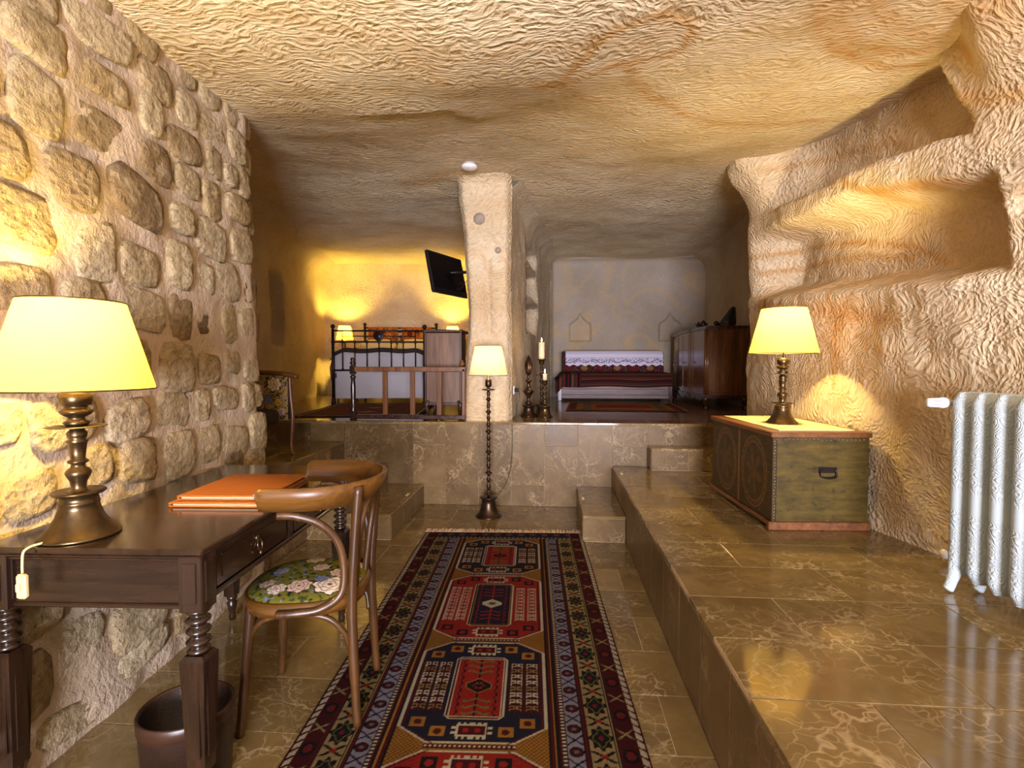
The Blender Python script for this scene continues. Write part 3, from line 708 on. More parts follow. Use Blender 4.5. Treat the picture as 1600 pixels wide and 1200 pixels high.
# ------------------------------------------------------------------ desk
DL, DW, DH = 1.14, .62, .75
desk = thing('writing_desk', 'dark polished wooden writing desk with turned legs against the stone wall', 'desk', (-.922, 1.27, 0), math.radians(2.6))
# local frame: x from 0 (room side) to -DW (wall side), y from 0 (near) to DL
mb = MB(); mb.box((-DW / 2, DL / 2, DH - .009), (DW, DL, .018), .004); mb.box((-DW / 2, DL / 2, DH - .0235), (DW - .012, DL - .012, .011), .004); mb.box((-DW / 2, DL / 2, DH - .034), (DW - .03, DL - .03, .010), .003)
mb.build('desk_top', M_desk, desk)
mb = MB(); mb.box((-DW / 2, .045, .655), (DW - .12, .022, .15), .002); mb.box((-DW / 2, .040, .582), (DW - .1, .03, .012), .004); mb.build('end_panel', M_deskx, desk)
mb = MB(); mb.box((-DW / 2, DL - .045, .655), (DW - .12, .022, .15), .002); mb.build('end_panel', M_deskx, desk)
mb = MB(); mb.box((-DW + .045, DL / 2, .655), (.022, DL - .12, .15), .002); mb.build('back_panel', M_desk, desk)
mb = MB(); mb.box((-.052, DL / 2, .655), (.016, DL - .12, .15)); mb.box((-.045, DL / 2, .722), (.03, DL - .11, .014), .003); mb.box((-.043, DL / 2, .586), (.032, DL - .11, .018), .005); mb.box((-.044, DL / 2, .655), (.03, .03, .13), .003)
mb.build('drawer_rail', M_desk, desk)
for yc in (.11 + .2175, DL - .11 - .2175):
    mb = MB(); mb.box((-.040, yc, .655), (.014, .43, .112), .003); mb.box((-.034, yc, .655), (.008, .38, .072), .003)
    d = mb.build('drawer', M_desk, desk)
    mb = MB(); mb.lathe([(.0, .0), (.012, .001), (.009, .006), (.0001, .008)], (-.03, yc, .672), 12, M=Matrix.Rotation(PI / 2, 3, 'Y'))
    mb.tube(spline([(-.026, yc - .0, .670), (-.020, yc - .013, .655), (-.018, yc - .010, .637), (-.017, yc, .630), (-.018, yc + .010, .637), (-.020, yc + .013, .655), (-.026, yc, .670)], 5), .0028, 6)
    mb.lathe([(.0001, -.014), (.006, -.008), (.004, 0), (.0001, .004)], (-.017, yc, .628), 8)
    mb.build('drop_pull', M_brass, d)
def bobbin(z0, z1, r0, r1, n): 
    out = []
    for k in range(n * 8 + 1):
        t = k / (n * 8); out.append((r0 + (r1 - r0) * (.5 - .5 * math.cos(t * n * 2 * PI)), z0 + (z1 - z0) * t))
    return out
for lx, ly in ((-.04, .04), (-.04, DL - .04), (-DW + .04, .04), (-DW + .04, DL - .04)):
    mb = MB(); mb.box((lx, ly, .652), (.066, .066, .156), .003)
    mb.box((lx, ly - .034, .655), (.036, .004, .11), .001); mb.box((lx + .034, ly, .655), (.004, .036, .11), .001)
    mb.lathe([(.026, .455), (.030, .462), (.022, .468)] + bobbin(.470, .560, .019, .032, 3) + [(.022, .562), (.031, .568), (.031, .574), (.024, .58)], (lx, ly, 0), 20)
    h0, h1, za, zb = .034, .024, .452, .12
    vs = [(lx + sx * h1, ly + sy * h1, zb) for sx, sy in ((-1, -1), (1, -1), (1, 1), (-1, 1))] + [(lx + sx * h0, ly + sy * h0, za - .012) for sx, sy in ((-1, -1), (1, -1), (1, 1), (-1, 1))] + [(lx + sx * h0 * .75, ly + sy * h0 * .75, za) for sx, sy in ((-1, -1), (1, -1), (1, 1), (-1, 1))]
    mb.add(vs, [(3, 2, 1, 0), (0, 1, 5, 4), (1, 2, 6, 5), (2, 3, 7, 6), (3, 0, 4, 7), (4, 5, 9, 8), (5, 6, 10, 9), (6, 7, 11, 10), (7, 4, 8, 11), (8, 9, 10, 11)])
    for ax in range(2):
        for sg in (-1, 1):
            c = (lx + (sg * .0305 if ax == 0 else 0), ly + (sg * .0305 if ax == 1 else 0), .295)
            mb.box(c, (.004 if ax == 0 else .034, .034 if ax == 0 else .004, .25), .001)
    mb.lathe([(.014, 0), (.016, .015), (.013, .03), (.02, .06), (.024, .085), (.017, .095), (.024, .105), (.024, .12)], (lx, ly, 0), 16)
    mb.build('leg', M_deskz, desk)

# ------------------------------------------------------------------ lamps
def lamp_light(parent, z, power, col, r=.03):
    d = bpy.data.lights.new('bulb_light', 'POINT'); d.energy = power; d.color = col; d.shadow_soft_size = r
    o = bpy.data.objects.new('bulb_light', d); COL.objects.link(o); o.parent = parent; o.location = (0, 0, z); return o
def shade(parent, r0, r1, z0, z1, m, n=40):
    mb = MB(); vs = []; fs = []
    for r, z in ((r0, z0), (r1, z1), (r1 - .002, z1), (r0 - .002, z0)):
        for k in range(n): a = 2 * PI * k / n; vs.append((r * math.cos(a), r * math.sin(a), z))
    for i in range(4):
        j = (i + 1) % 4
        if i in (0,):
            for k in range(n): fs.append((i * n + k, i * n + (k + 1) % n, j * n + (k + 1) % n, j * n + k))
    mb.add(vs[:2 * n], [f for f in fs], True)
    o = mb.build('lamp_shade', m, parent)
    for r, z in ((r0, z0), (r1, z1)):
        mb = MB(); ring = [(r * math.cos(2 * PI * k / 40), r * math.sin(2 * PI * k / 40), z) for k in range(41)]; mb.tube(ring, .0022, 6, caps=False)
        mb.build('shade_trim', M_brass, o)
    mb = MB(); zc = z1 - .03
    for k in range(3): a = 2 * PI * k / 3; mb.tube([(0, 0, zc), (r1 * .97 * math.cos(a), r1 * .97 * math.sin(a), z1 - .004)], .0016, 5)
    mb.build('shade_carrier', M_brass, o)
    return o
def bulb(parent, z):
    mb = MB(); mb.lathe([(.012, -.045), (.013, -.03), (.024, -.008), (.027, .008), (.02, .024), (.0001, .032)], (0, 0, z), 16)
    o = mb.build('bulb', M_bulb, parent); return o
STEM = [(.100, 0), (.102, .004), (.098, .010), (.092, .014), (.074, .036), (.060, .060), (.052, .085), (.049, .100), (.052, .104), (.049, .108), (.046, .125), (.062, .130), (.068, .136), (.066, .140), (.040, .137), (.022, .139),
        (.018, .150), (.022, .170), (.030, .186), (.033, .196), (.028, .205), (.019, .212), (.017, .222), (.026, .227), (.026, .232), (.018, .238), (.021, .265), (.024, .288), (.028, .292), (.020, .298), (.024, .306), (.026, .318), (.019, .326), (.017, .334)]
STEM2 = [(.017, .336), (.028, .342), (.034, .350), (.022, .358), (.020, .366), (.032, .372), (.040, .380), (.042, .386), (.030, .392), (.027, .400), (.038, .404), (.040, .42), (.040, .445), (.0001, .447)]
def table_lamp(label, loc, s, zs, r0, r1, z0, z1, power, col, cord=None):
    t = thing('table_lamp', label, 'lamp', loc)
    mb = MB(); mb.lathe([(r * s, z * zs) for r, z in STEM] + [(0.0001, .334 * zs)], n=32); mb.build('stem_base', M_brass, t)
    mb = MB(); mb.lathe([(.0001, .333 * zs), (.07 * s, .336 * zs), (.075 * s, .338 * zs), (.07 * s, .3395 * zs), (.0001, .340 * zs)], n=28); mb.build('drip_pan', M_brass, t)
    mb = MB(); mb.lathe([(r * s, z * zs) for r, z in STEM2], n=28); mb.build('socket', M_brass, t)
    mb = MB(); mb.tube([(0, 0, .44 * zs), (0, 0, z1 - .03)], .004, 6); mb.build('rod', M_brass, t)
    shade(t, r0, r1, z0, z1, M_shade); zb = z0 + (z1 - z0) * .70; bulb(t, zb); lamp_light(t, zb, power, col)
    return t
YEL = (1.0, .73, .22)
dl = table_lamp('large turned brass table lamp with pale yellow shade on the desk', (-1.352, 1.357, .7505), .95, .93, .19, .122, .42, .668, 125, YEL)
mb = MB(); cp = spline([(-.015, -.08, .008), (-.028, -.098, .006), (-.034, -.112, .004), (-.038, -.126, -.006), (-.039, -.129, -.04), (-.039, -.129, -.06)], 6); mb.tube(cp, .0032, 8); mb.build('cord', M_cream, dl)
mb = MB(); mb.box((-.039, -.130, -.095), (.028, .018, .066), .006); sw = mb.build('cord_switch', M_cream, dl)
mb = MB(); mb.box((-.039, -.141, -.095), (.012, .008, .022), .002); mb.build('rocker', M_cream, sw)
table_lamp('turned brass table lamp with cream shade on the painted chest', (1.375, 3.17, .8925), .86, .87, .188, .122, .415, .68, 115, (1.0, .74, .28))

fl_ = thing('floor_lamp', 'tall slender bronze floor lamp with beige shade at the runner end', 'lamp', (-.512, 4.13, .0005))
mb = MB(); mb.lathe([(.106, 0), (.108, .006), (.10, .012), (.082, .03), (.066, .07), (.058, .11), (.055, .135), (.068, .150), (.074, .156), (.05, .158), (.02, .160)], n=32); mb.build('base', M_bronze, fl_)
pr = []; z = .16; segs = [(.05, .032), (.075, .02), (.05, .019), (.06, .030), (.07, .019), (.05, .019), (.06, .026), (.065, .018), (.05, .019), (.06, .026), (.06, .018), (.05, .018), (.055, .024), (.055, .017), (.05, .021), (.05, .016)]
sc = (1.03 - .16) / sum(a for a, b in segs)
for a, b in segs: pr += [(.011, z), (.013, z + a * sc * .3), (b, z + a * sc * .5), (b * .95, z + a * sc * .58), (.013, z + a * sc * .72)]; z += a * sc
pr.append((.012, z)); mb = MB(); mb.lathe(pr, n=20); mb.build('stem', M_bronze, fl_)
mb = MB(); mb.lathe([(.0001, 1.03), (.02, 1.03), (.05, 1.034), (.056, 1.04), (.05, 1.043), (.015, 1.045), (.012, 1.055), (.022, 1.062), (.026, 1.068), (.026, 1.115), (.022, 1.12), (.01, 1.125), (.006, 1.15), (.0001, 1.15)], n=24); mb.build('socket', M_bronze, fl_)
shade(fl_, .158, .108, 1.155, 1.392, M_shade2); bulb(fl_, 1.27); lamp_light(fl_, 1.27, 11, (1.0, .80, .52))
mb = MB(); mb.tube(spline([(.07, .05, .16), (.13, .12, .24), (.165, .2, .36), (.17, .295, .5), (.17, .3, .72)], 8), .0035, 6); mb.build('cord', m_plain('green_cord', srgb(60, 62, 44), .6), fl_)

# ------------------------------------------------------------------ folders on the desk
for k, (cx, cy, sx, sy, rz, lab) in enumerate(((-1.16, 1.845, .325, .385, 3.0, 'lower tan leather folder lying on the desk under another'), (-1.155, 1.86, .315, .36, 3.6, 'upper tan leather folder lying on top of another on the desk'))):
    t = thing('leather_folder', lab, 'folder', (cx, cy, .7505 + k * .0175), math.radians(rz), 'leather folders on the desk')
    for nm, z in (('back_cover', .0025), ('front_cover', .0135)):
        mb = MB(); mb.box((0, 0, z), (sx, sy, .005), .002); mb.build(nm, M_leather, t)
    mb = MB(); mb.box((-.004, 0, .008), (sx - .03, sy - .02, .006)); mb.build('pages', m_plain('paper', srgb(226, 206, 170), .8), t)
    mb = MB(); mb.box((-sx / 2 + .004, 0, .008), (.008, sy, .014), .003); mb.build('spine', M_leather, t)

# ------------------------------------------------------------------ waste bin
t = thing('waste_bin', 'dark brown leather waste bin under the desk', 'bin', (-1.085, 1.415, .0005), .3)
mb = MB(); mb.lathe([(.0001, .002), (.112, .002), (.116, .0), (.126, .20), (.128, .216), (.124, .224), (.118, .216), (.112, .01), (.0001, .012)], n=40, ex=1.0, ey=.92); mb.build('bin_body', M_leatherd, t)
mb = MB(); mb.lathe([(.1265, .185), (.1285, .186), (.1295, .222), (.126, .2265), (.121, .225), (.119, .2)], n=40, ex=1, ey=.92, caps=False); mb.build('rim_band', m_plain('brown_leather_band', srgb(50, 29, 18), .4, 0, 10), t)

# ------------------------------------------------------------------ bentwood chair
def floral(Uu, V, ground, seed, flowers, leaf=.5):
    C = np.zeros(Uu.shape + (3,)); C[:] = ground
    P = np.stack([Uu, V, Uu * 0 + seed], -1)
    n1 = np_noise(P, 30, 1.0); n2 = np_noise(P, 75, 1.0); n3 = np_noise(P, 12, 1)
    C *= (1 + .3 * n3)[..., None]
    C[(n1 > .18) & (n2 > -.1)] = np.array(srgb(54, 58, 30)); C[(n1 < -.33) & (n2 > .0)] = np.array(srgb(84, 92, 40)); C[(n2 > .4)] = np.array(srgb(36, 36, 26)); C[(n2 < -.42) & (n1 > -.1)] = np.array(srgb(104, 116, 150))
    for x, y, r, col in flowers:
        dx, dy = Uu - x, V - y; rr = np.hypot(dx, dy) / r; th = np.arctan2(dy, dx)
        C[rr < 1.08 + .10 * np.cos(7 * th)] = np.array(srgb(44, 36, 30))
        ins = rr < .98 + .10 * np.cos(7 * th); col = np.array(srgb(*col))
        C[ins] = col
        C[ins & (np.abs(np.cos(3.5 * th + 3 * rr)) < .16)] = col * .35
        for q in (.42, .7): C[ins & (np.abs(rr - q - .06 * np.cos(5 * th + q * 9)) < .045)] = col * .3
        C[ins & (rr < .16)] = np.array(srgb(120, 84, 60))
    return C
cdir = math.atan2(-.048, -.359)
ch = thing('bentwood_chair', 'bentwood armchair with green floral tapestry seat pulled up to the desk', 'chair', (-.872, 1.79, 0), cdir)
def seat_r(a):  # superellipse outline, wider at the front
    c, s_ = math.cos(a), math.sin(a); k = 2.6
    q = (abs(c) ** k + abs(s_) ** k) ** (-1 / k); return q * (.205 + .01 * c)
n = 48; mb = MB(); vs = []; fs = []
prof = [(.90, .408), (1.0, .410), (1.02, .428), (1.0, .452), (.93, .456), (.90, .45)]
for k, z in prof:
    for i in range(n): a = 2 * PI * i / n; r = seat_r(a) * k; vs.append((r * math.cos(a), r * math.sin(a), z))
for i in range(len(prof)):
    j = (i + 1) % len(prof)
    for k in range(n): fs.append((i * n + k, i * n + (k + 1) % n, j * n + (k + 1) % n, j * n + k))
mb.add(vs, fs, True); mb.build('seat_frame', M_bentx, ch)
# cushion as a polar grid with knot colours
nr, na = 60, 220; rr_, aa_ = np.meshgrid(np.linspace(0.001, .95, nr), np.linspace(0, 2 * PI, na), indexing='ij')
sr = np.array([seat_r(a) for a in np.linspace(0, 2 * PI, na)])[None, :]
PX = rr_ * sr * np.cos(aa_); PY = rr_ * sr * np.sin(aa_); PZ = .448 + .034 * np.sqrt(np.clip(1 - (rr_ / .96) ** 2.6, 0, 1))
flw = [(-.09, .10, .052, (232, 214, 196)), (-.10, .005, .034, (222, 196, 176)), (.01, .11, .040, (214, 186, 170)), (.08, .125, .03, (220, 200, 190)), (-.13, -.09, .04, (226, 206, 180)), (.12, -.02, .028, (150, 150, 184)), (-.02, -.04, .03, (206, 178, 160)), (.03, -.13, .036, (222, 200, 180)), (-.05, .06, .022, (120, 126, 170)), (.13, .08, .026, (200, 170, 160)), (-.155, .03, .026, (130, 136, 176))]
Cc = floral(PX, PY, np.array(srgb(104, 100, 32)), 3.1, flw)
obj('cushion', paint_mesh('cushion', np.stack([PX, PY, PZ], -1), Cc, False), M_tapestry, ch)
FR, RR = (.16, .158), (-.175, .150)
for sy in (-1, 1):
    mb = MB(); mb.tube(spline([(.188, sy * .178, .0), (.18, sy * .170, .10), (.17, sy * .160, .25), (.155, sy * .152, .43)], 6), [.0145] * 6 + [.0165] * 6 + [.0185] * 7, 12); mb.build('leg', M_bent, ch)
    mb = MB(); mb.tube(spline([(-.195, sy * .160, .0115), (-.186, sy * .155, .18), (-.178, sy * .150, .42), (-.19, sy * .155, .62), (-.208, sy * .163, .835)], 6), [.0145] * 6 + [.017] * 12 + [.016] * 7, 12); mb.build('leg', M_bent, ch)
    mb = MB(); mb.tube(spline([(.035, sy * .226, .756), (-.02, sy * .222, .752), (-.09, sy * .205, .722), (-.14, sy * .185, .66), (-.160, sy * .175, .57), (-.150, sy * .180, .475), (-.09, sy * .205, .437), (-.01, sy * .222, .432), (.045, sy * .222, .43)], 7), .0105, 10, (1.0, 1.25)); mb.build('arm_brace', M_bent, ch)
    mb = MB(); mb.tube(spline([(.172, sy * .150, .255), (.155, sy * .158, .33), (.10, sy * .170, .392), (0, sy * .175, .405), (-.10, sy * .17, .392), (-.155, sy * .158, .33), (-.168, sy * .145, .27)], 6), .0095, 10); mb.build('leg_arch', M_bent, ch)
mb = MB(); mb.tube(spline([(.175, -.14, .255), (.17, -.125, .33), (.165, -.07, .392), (.165, 0, .405), (.165, .07, .392), (.17, .125, .33), (.175, .14, .255)], 6), .0095, 10); mb.build('leg_arch', M_bent, ch)
mb = MB(); mb.tube(spline([(-.17, -.07, .43), (-.185, -.085, .58), (-.205, -.085, .72), (-.222, -.0, .785), (-.205, .085, .72), (-.185, .085, .58), (-.17, .07, .43)], 7), .0115, 10); mb.build('back_hoop', M_bent, ch)
# curved top rail
mb = MB(); vs = []; fs = []; m_ = 44
for i in range(m_ + 1):
    t = -1 + 2 * i / m_
    if abs(t) > .55: s_ = (abs(t) - .55) / .45; x = -.02 + .115 * s_; y = .232 + .0 * s_; 
    else: a = t / .55 * PI / 2; x = -.02 - .225 * math.cos(a); y = .232 * abs(math.sin(a))
    y = math.copysign(y, t); nx, ny = (0, math.copysign(1, t)) if abs(t) > .55 else (-math.cos(t / .55 * PI / 2), math.sin(t / .55 * PI / 2))
    hh = .040 * (1 if abs(t) < .93 else math.sqrt(max(.35, 1 - ((abs(t) - .93) / .075) ** 2)))
    for o_, zo in ((-.010, -1), (.008, -1), (.013, 0), (.014, 1), (-.004, 1), (-.007, 0)): vs.append((x + nx * (o_ + .012 * zo), y + ny * (o_ + .012 * zo), .808 + hh * zo))
for i in range(m_):
    for k in range(6): fs.append((i * 6 + k, i * 6 + (k + 1) % 6, (i + 1) * 6 + (k + 1) % 6, (i + 1) * 6 + k))
fs += [tuple(range(6)), tuple(range(m_ * 6 + 5, m_ * 6 - 1, -1))]
mb.add(vs, fs, True); mb.build('back_rail', M_bentx, ch)
# ------------------------------------------------------------------ painted chest on the platform
CX, CY, CZ = .50, .865, .518
ck = thing('painted_chest', 'old dark green painted wooden chest standing on the marble platform', 'chest', (1.165, 2.785, .3675), math.radians(2.8))
def m_chest(name, ovals):
    t = NT(name); p = t.oco(); sep = t.n('ShaderNodeSeparateXYZ'); t.set(sep.inputs[0], p)
    a = t.noise(t.mapping(p, (3, 3, 12)), 2.4, 5, .65); b = t.noise(p, 26, 4, .6)
    col = t.mix(t.ramp(a.outputs['Fac'], [(.3, 0.0), (.7, 1.0)]), srgb(50, 40, 10), srgb(92, 74, 22))
    if ovals: col = t.mix(.55, col, srgb(50, 32, 20))
    col = t.mix(t.ramp(b.outputs['Fac'], [(.58, 0.0), (.7, .7)]), col, srgb(34, 24, 16))
    col = t.mix(t.ramp(t.noise(p, 11, 5, .7).outputs['Fac'], [(.64, 0.0), (.72, .6)]), col, srgb(150, 92, 44))
    if ovals:
        for cy in (.225, .63):
            dy = t.math('DIVIDE', t.math('SUBTRACT', sep.outputs[1], cy), .165); dz = t.math('DIVIDE', t.math('SUBTRACT', sep.outputs[2], .265), .205)
            r = t.math('SQRT', t.math('ADD', t.math('MULTIPLY', dy, dy), t.math('MULTIPLY', dz, dz)))
            ring = t.ramp(t.math('ABSOLUTE', t.math('SUBTRACT', r, .97)), [(0.0, 1.0), (.02, .8), (.03, 0.0)])
            ring2 = t.ramp(t.math('ABSOLUTE', t.math('SUBTRACT', r, .82)), [(0.0, 1.0), (.016, .8), (.026, 0.0)])
            th = t.math('ARCTAN2', dz, dy)
            dots = t.math('MULTIPLY', t.math('GREATER_THAN', t.math('SINE', t.math('MULTIPLY', th, 26.0)), .1), t.ramp(t.math('ABSOLUTE', t.math('SUBTRACT', r, .895)), [(.0, 1.0), (.03, 1.0), (.04, 0.0)]))
            pet = t.math('MULTIPLY', t.math('LESS_THAN', r, t.math('MULTIPLY_ADD', t.math('SINE', t.math('MULTIPLY', th, 6.0)), .25, .42)), .35)
            f = t.math('MAXIMUM', t.math('MAXIMUM', ring, ring2), t.math('MAXIMUM', t.math('MULTIPLY', dots, .6), pet))
            col = t.mix(t.math('MULTIPLY', f, .5), col, srgb(140, 90, 42))
        mid = t.ramp(t.math('ABSOLUTE', t.math('SUBTRACT', sep.outputs[1], .427)), [(.008, .6), (.016, 0.0)])
        col = t.mix(mid, col, srgb(140, 88, 40))
    return t.fin(col, .5, 0, t.bump(b.outputs['Fac'], .25, .006), .3)
M_ch1 = m_chest('chest_green_paint', False); M_ch2 = m_chest('chest_front_paint', True)
M_chw = m_wood('chest_edge_wood', srgb(86, 48, 20), srgb(132, 80, 36), .5, 'y', .8)
mb = MB(); mb.box((.010, CY / 2, .265), (.02, CY, .45), .002); mb.build('front_panel', M_ch2, ck)
for y in (.010, CY - .010):
    mb = MB(); mb.box((CX / 2 + .01, y, .265), (CX - .022, .02, .45), .002); e = mb.build('end_panel', M_ch1, ck)
    if y < .1:
        mb = MB(); mb.box((.285, -.003, .318), (.095, .004, .03), .001); mb.lathe([(.0001, 0), (.007, .001), (.006, .006), (.0001, .008)], (.25, -.004, .322), 10, M=Matrix.Rotation(PI / 2, 3, 'X')); mb.lathe([(.0001, 0), (.007, .001), (.006, .006), (.0001, .008)], (.32, -.004, .322), 10, M=Matrix.Rotation(PI / 2, 3, 'X'))
        mb.tube(spline([(.25, -.008, .322), (.244, -.014, .305), (.25, -.018, .284), (.285, -.02, .278), (.32, -.018, .284), (.326, -.014, .305), (.32, -.008, .322)], 6), .0042, 8); mb.build('handle', M_iron, e)
mb = MB(); mb.box((CX - .012, CY / 2, .265), (.02, CY - .042, .45)); mb.build('back_panel', M_ch1, ck)
mb = MB(); mb.box((CX / 2, CY / 2, .05), (CX - .05, CY - .05, .02)); mb.build('bottom_board', M_chw, ck)
mb = MB()
mb.box((CX / 2 - .008, -.004, .022), (CX + .03, .03, .044), .004); mb.box((-.010, CY / 2, .03), (.02, CY + .02, .022), .004); mb.box((CX / 2, CY - .02, .02), (CX, .03, .04), .004); mb.build('plinth', M_chw, ck)
mb = MB(); mb.box((CX / 2 - .004, CY / 2, .504), (CX + .022, CY + .03, .028), .004); lid = mb.build('lid', M_chw, ck)
mb = MB(); mb.box((CX / 2 + .005, CY / 2, .521), (CX - .10, CY - .10, .0065), .002); mb.build('cloth_inlay', m_plain('cream_cloth', srgb(222, 202, 150), .85, 0, 14, .1, .3, 120), lid)
mb = MB(); r3 = random.Random(3)
for i in range(26): mb.lathe([(.0001, .002), (.0035, .0012), (.004, 0)], (.012 + r3.uniform(-.004, .004), -.0005, .06 + .41 * i / 25), 6, M=Matrix.Rotation(PI / 2, 3, 'X'))
for i in range(22): mb.lathe([(.0001, .002), (.0035, .0012), (.004, 0)], (.02 + .45 * i / 21, -.0005, .478 + r3.uniform(-.004, .004)), 6, M=Matrix.Rotation(PI / 2, 3, 'X'))
nl = mb.build('edge_nails', M_steel, ck); nl['kind'] = 'stuff'

# ------------------------------------------------------------------ radiator
rd = thing('cast_radiator', 'white ornate cast iron column radiator beside the right wall', 'radiator', (1.525, 2.06, .3675))
mb = MB(); n_r = 20
prof = []
for i in range(21):
    z = .07 + .70 * i / 20; prof.append(z)
vs = []; fs = []
for z in prof:
    e = min(z - .07, .77 - z); k = 1.0
    if z > .70: k = .93 if z < .735 else 1.04
    if e < .03: k = math.sqrt(max(.15, 1 - ((.03 - e) / .034) ** 2))
    for i in range(n_r):
        a = 2 * PI * i / n_r; c, s_ = math.cos(a), math.sin(a); q = (abs(c) ** 3.2 + abs(s_) ** 3.2) ** (-1 / 3.2)
        vs.append((.072 + .072 * q * c * (1 if k > .9 else .6 + .4 * k), .031 * q * s_ * k, z))
for i in range(len(prof) - 1):
    for k in range(n_r): fs.append((i * n_r + k, i * n_r + (k + 1) % n_r, (i + 1) * n_r + (k + 1) % n_r, (i + 1) * n_r + k))
fs += [tuple(reversed(range(n_r))), tuple(range(20 * n_r, 21 * n_r))]
colm = MB().add(vs, fs, True).mesh('column'); colm.materials.append(M_enamel)
for k in range(8):
    o = obj('column', colm, None, rd); o.location = (0, -.088 * k, 0)
    if k < 7:
        mb = MB()
        for z in (.125, .715): mb = MB(); mb.lathe([(.02, 0), (.024, .01), (.024, .02), (.02, .03)], (.072, -.088 * k - .03, z), 14, M=Matrix.Rotation(PI / 2, 3, 'X')); mb.build('nipple', M_enamel, rd)
for k in (0, 7):
    for x in (.012, .12):
        mb = MB(); mb.tube(spline([(x + .012, -.088 * k, .12), (x, -.088 * k, .06), (x - .012, -.088 * k, .022), (x - .02, -.088 * k, .008)], 5), [.026, .025, .024, .022, .021, .02, .019, .018, .018, .018, .018, .018, .018, .017, .014, .008], 12); mb.build('foot', M_enamel, rd)
mb = MB(); R90 = Matrix.Rotation(-PI / 2, 3, 'Y')
mb.lathe([(.012, 0), (.012, .02), (.019, .022), (.021, .03), (.022, .04), (.019, .05), (.018, .085), (.015, .092), (.0001, .093)], (.03, .055, .725), 20, M=R90)
vl = mb.build('thermostat_head', M_white, rd)
mb = MB()
for k in range(5): mb.box((-.038, .0405 - .0015, .717 + .004 * k), (.03, .004, .0016))
mb.build('scale_print', M_black, vl)
mb = MB(); mb.tube([(.03, .055, .725), (.07, .055, .725), (.07, .02, .72)], .009, 8); mb.tube([(.035, .055, .725), (.055, .055, .725)], .014, 6); mb.build('valve_pipe', M_brass, rd)
br = MB(); br.lathe([(.0001, .02), (.012, .018), (.02, .012), (.022, 0)], (0, 0, 0), 14, M=R90)
br.tube([(-.01, 0, 0), (.08, -.02, 0)], .009, 8)
tag(br.build('pipe_stub', M_white, None, (1.735, 2.37, .405)), 'white capped pipe stub low on the right wall by the radiator', 'pipe')

# ------------------------------------------------------------------ smoke detector
t = thing('smoke_detector', 'round white smoke detector on the ceiling', 'smoke detector', (-.665, 4.14, 2.855))
mb = MB(); mb.lathe([(.05, .02), (.052, -.004), (.046, -.012), (.0001, -.012)], n=28); mb.build('mount', m_plain('grey_plastic', srgb(170, 166, 166), .5), t)
mb = MB(); mb.lathe([(.06, -.014), (.066, -.022), (.06, -.036), (.04, -.045), (.0001, -.047)], n=28); mb.lathe([(.044, -.010), (.044, -.016)], n=20); mb.build('cover', M_white, t)
mb = MB(); mb.lathe([(.004, -.047), (.003, -.050), (.0001, -.051)], (0, -.02, .004), 8); mb.build('indicator', M_black, t)

# ------------------------------------------------------------------ television
tv = thing('television', 'flat black television tilted on a wall arm beside the pillar', 'television', (-1.035, 5.03, 2.13))
R = Matrix.Rotation(math.radians(65), 3, 'Z') @ Matrix.Rotation(math.radians(-12), 3, 'X')
mb = MB(); mb.box((0, 0, 0), (.56, .035, .40), .006, R); mb.build('casing', M_black, tv)
mb = MB(); mb.box(tuple(R @ Vector((0, -.0185, .008))), (.52, .002, .34), 0, R); mb.build('screen', M_screen, tv)
mb = MB(); mb.box(tuple(R @ Vector((0, -.004, -.205))), (.56, .03, .012), .003, R); mb.build('speaker_bar', M_black, tv)
mb = MB(); mb.tube([tuple(R @ Vector((.0, .02, .02))), (.10, .10, .04), (.24, .12, .04)], .014, 8); mb.box((.20, .12, .04), (.02, .06, .12), .003); mb.tube(spline([(.03, .05, -.05), (.10, .08, -.14), (.17, .1, -.06), (.2, .1, .0)], 6), .004, 6); mb.build('wall_arm', M_iron, tv)

# ------------------------------------------------------------------ balustrade at the platform edge
bl = thing('wooden_balustrade', 'reddish wooden balustrade with turned post at the upper floor edge', 'balustrade', (-1.815, 4.565, .7375))
mb = MB(); mb.box((0, 0, .035), (.05, .05, .07), .003)
mb.lathe([(.02, .07), (.026, .08), (.02, .09), (.024, .10), (.018, .115), (.022, .2), (.023, .30), (.018, .37), (.024, .385), (.027, .395), (.018, .405), (.02, .415)], n=18); mb.box((0, 0, .455), (.048, .048, .075), .004)
mb.lathe([(.022, .49), (.016, .50), (.027, .515), (.028, .525), (.016, .535), (.022, .545), (.024, .555), (.018, .568), (.0001, .57)], n=18); mb.build('post', M_deskz, bl)
mb = MB(); mb.box((.53, 0, .462), (1.03, .04, .045), .005); mb.build('top_rail', M_rail, bl)
mb = MB(); mb.box((.53, 0, .028), (1.03, .045, .04), .005); mb.build('bottom_rail', M_buffetd, bl)
for x in (.30, .555, .80):
    mb = MB(); mb.box((x, 0, .245), (.046, .018, .40), .003); mb.build('baluster', M_rail, bl)
mb = MB(); mb.box((1.025, 0, .24), (.03, .04, .45), .004); mb.lathe([(.012, .49), (.022, .5), (.024, .515), (.014, .525), (.018, .535), (.0001, .55)], (1.01, 0, 0), 14); mb.build('post', M_rail, bl)

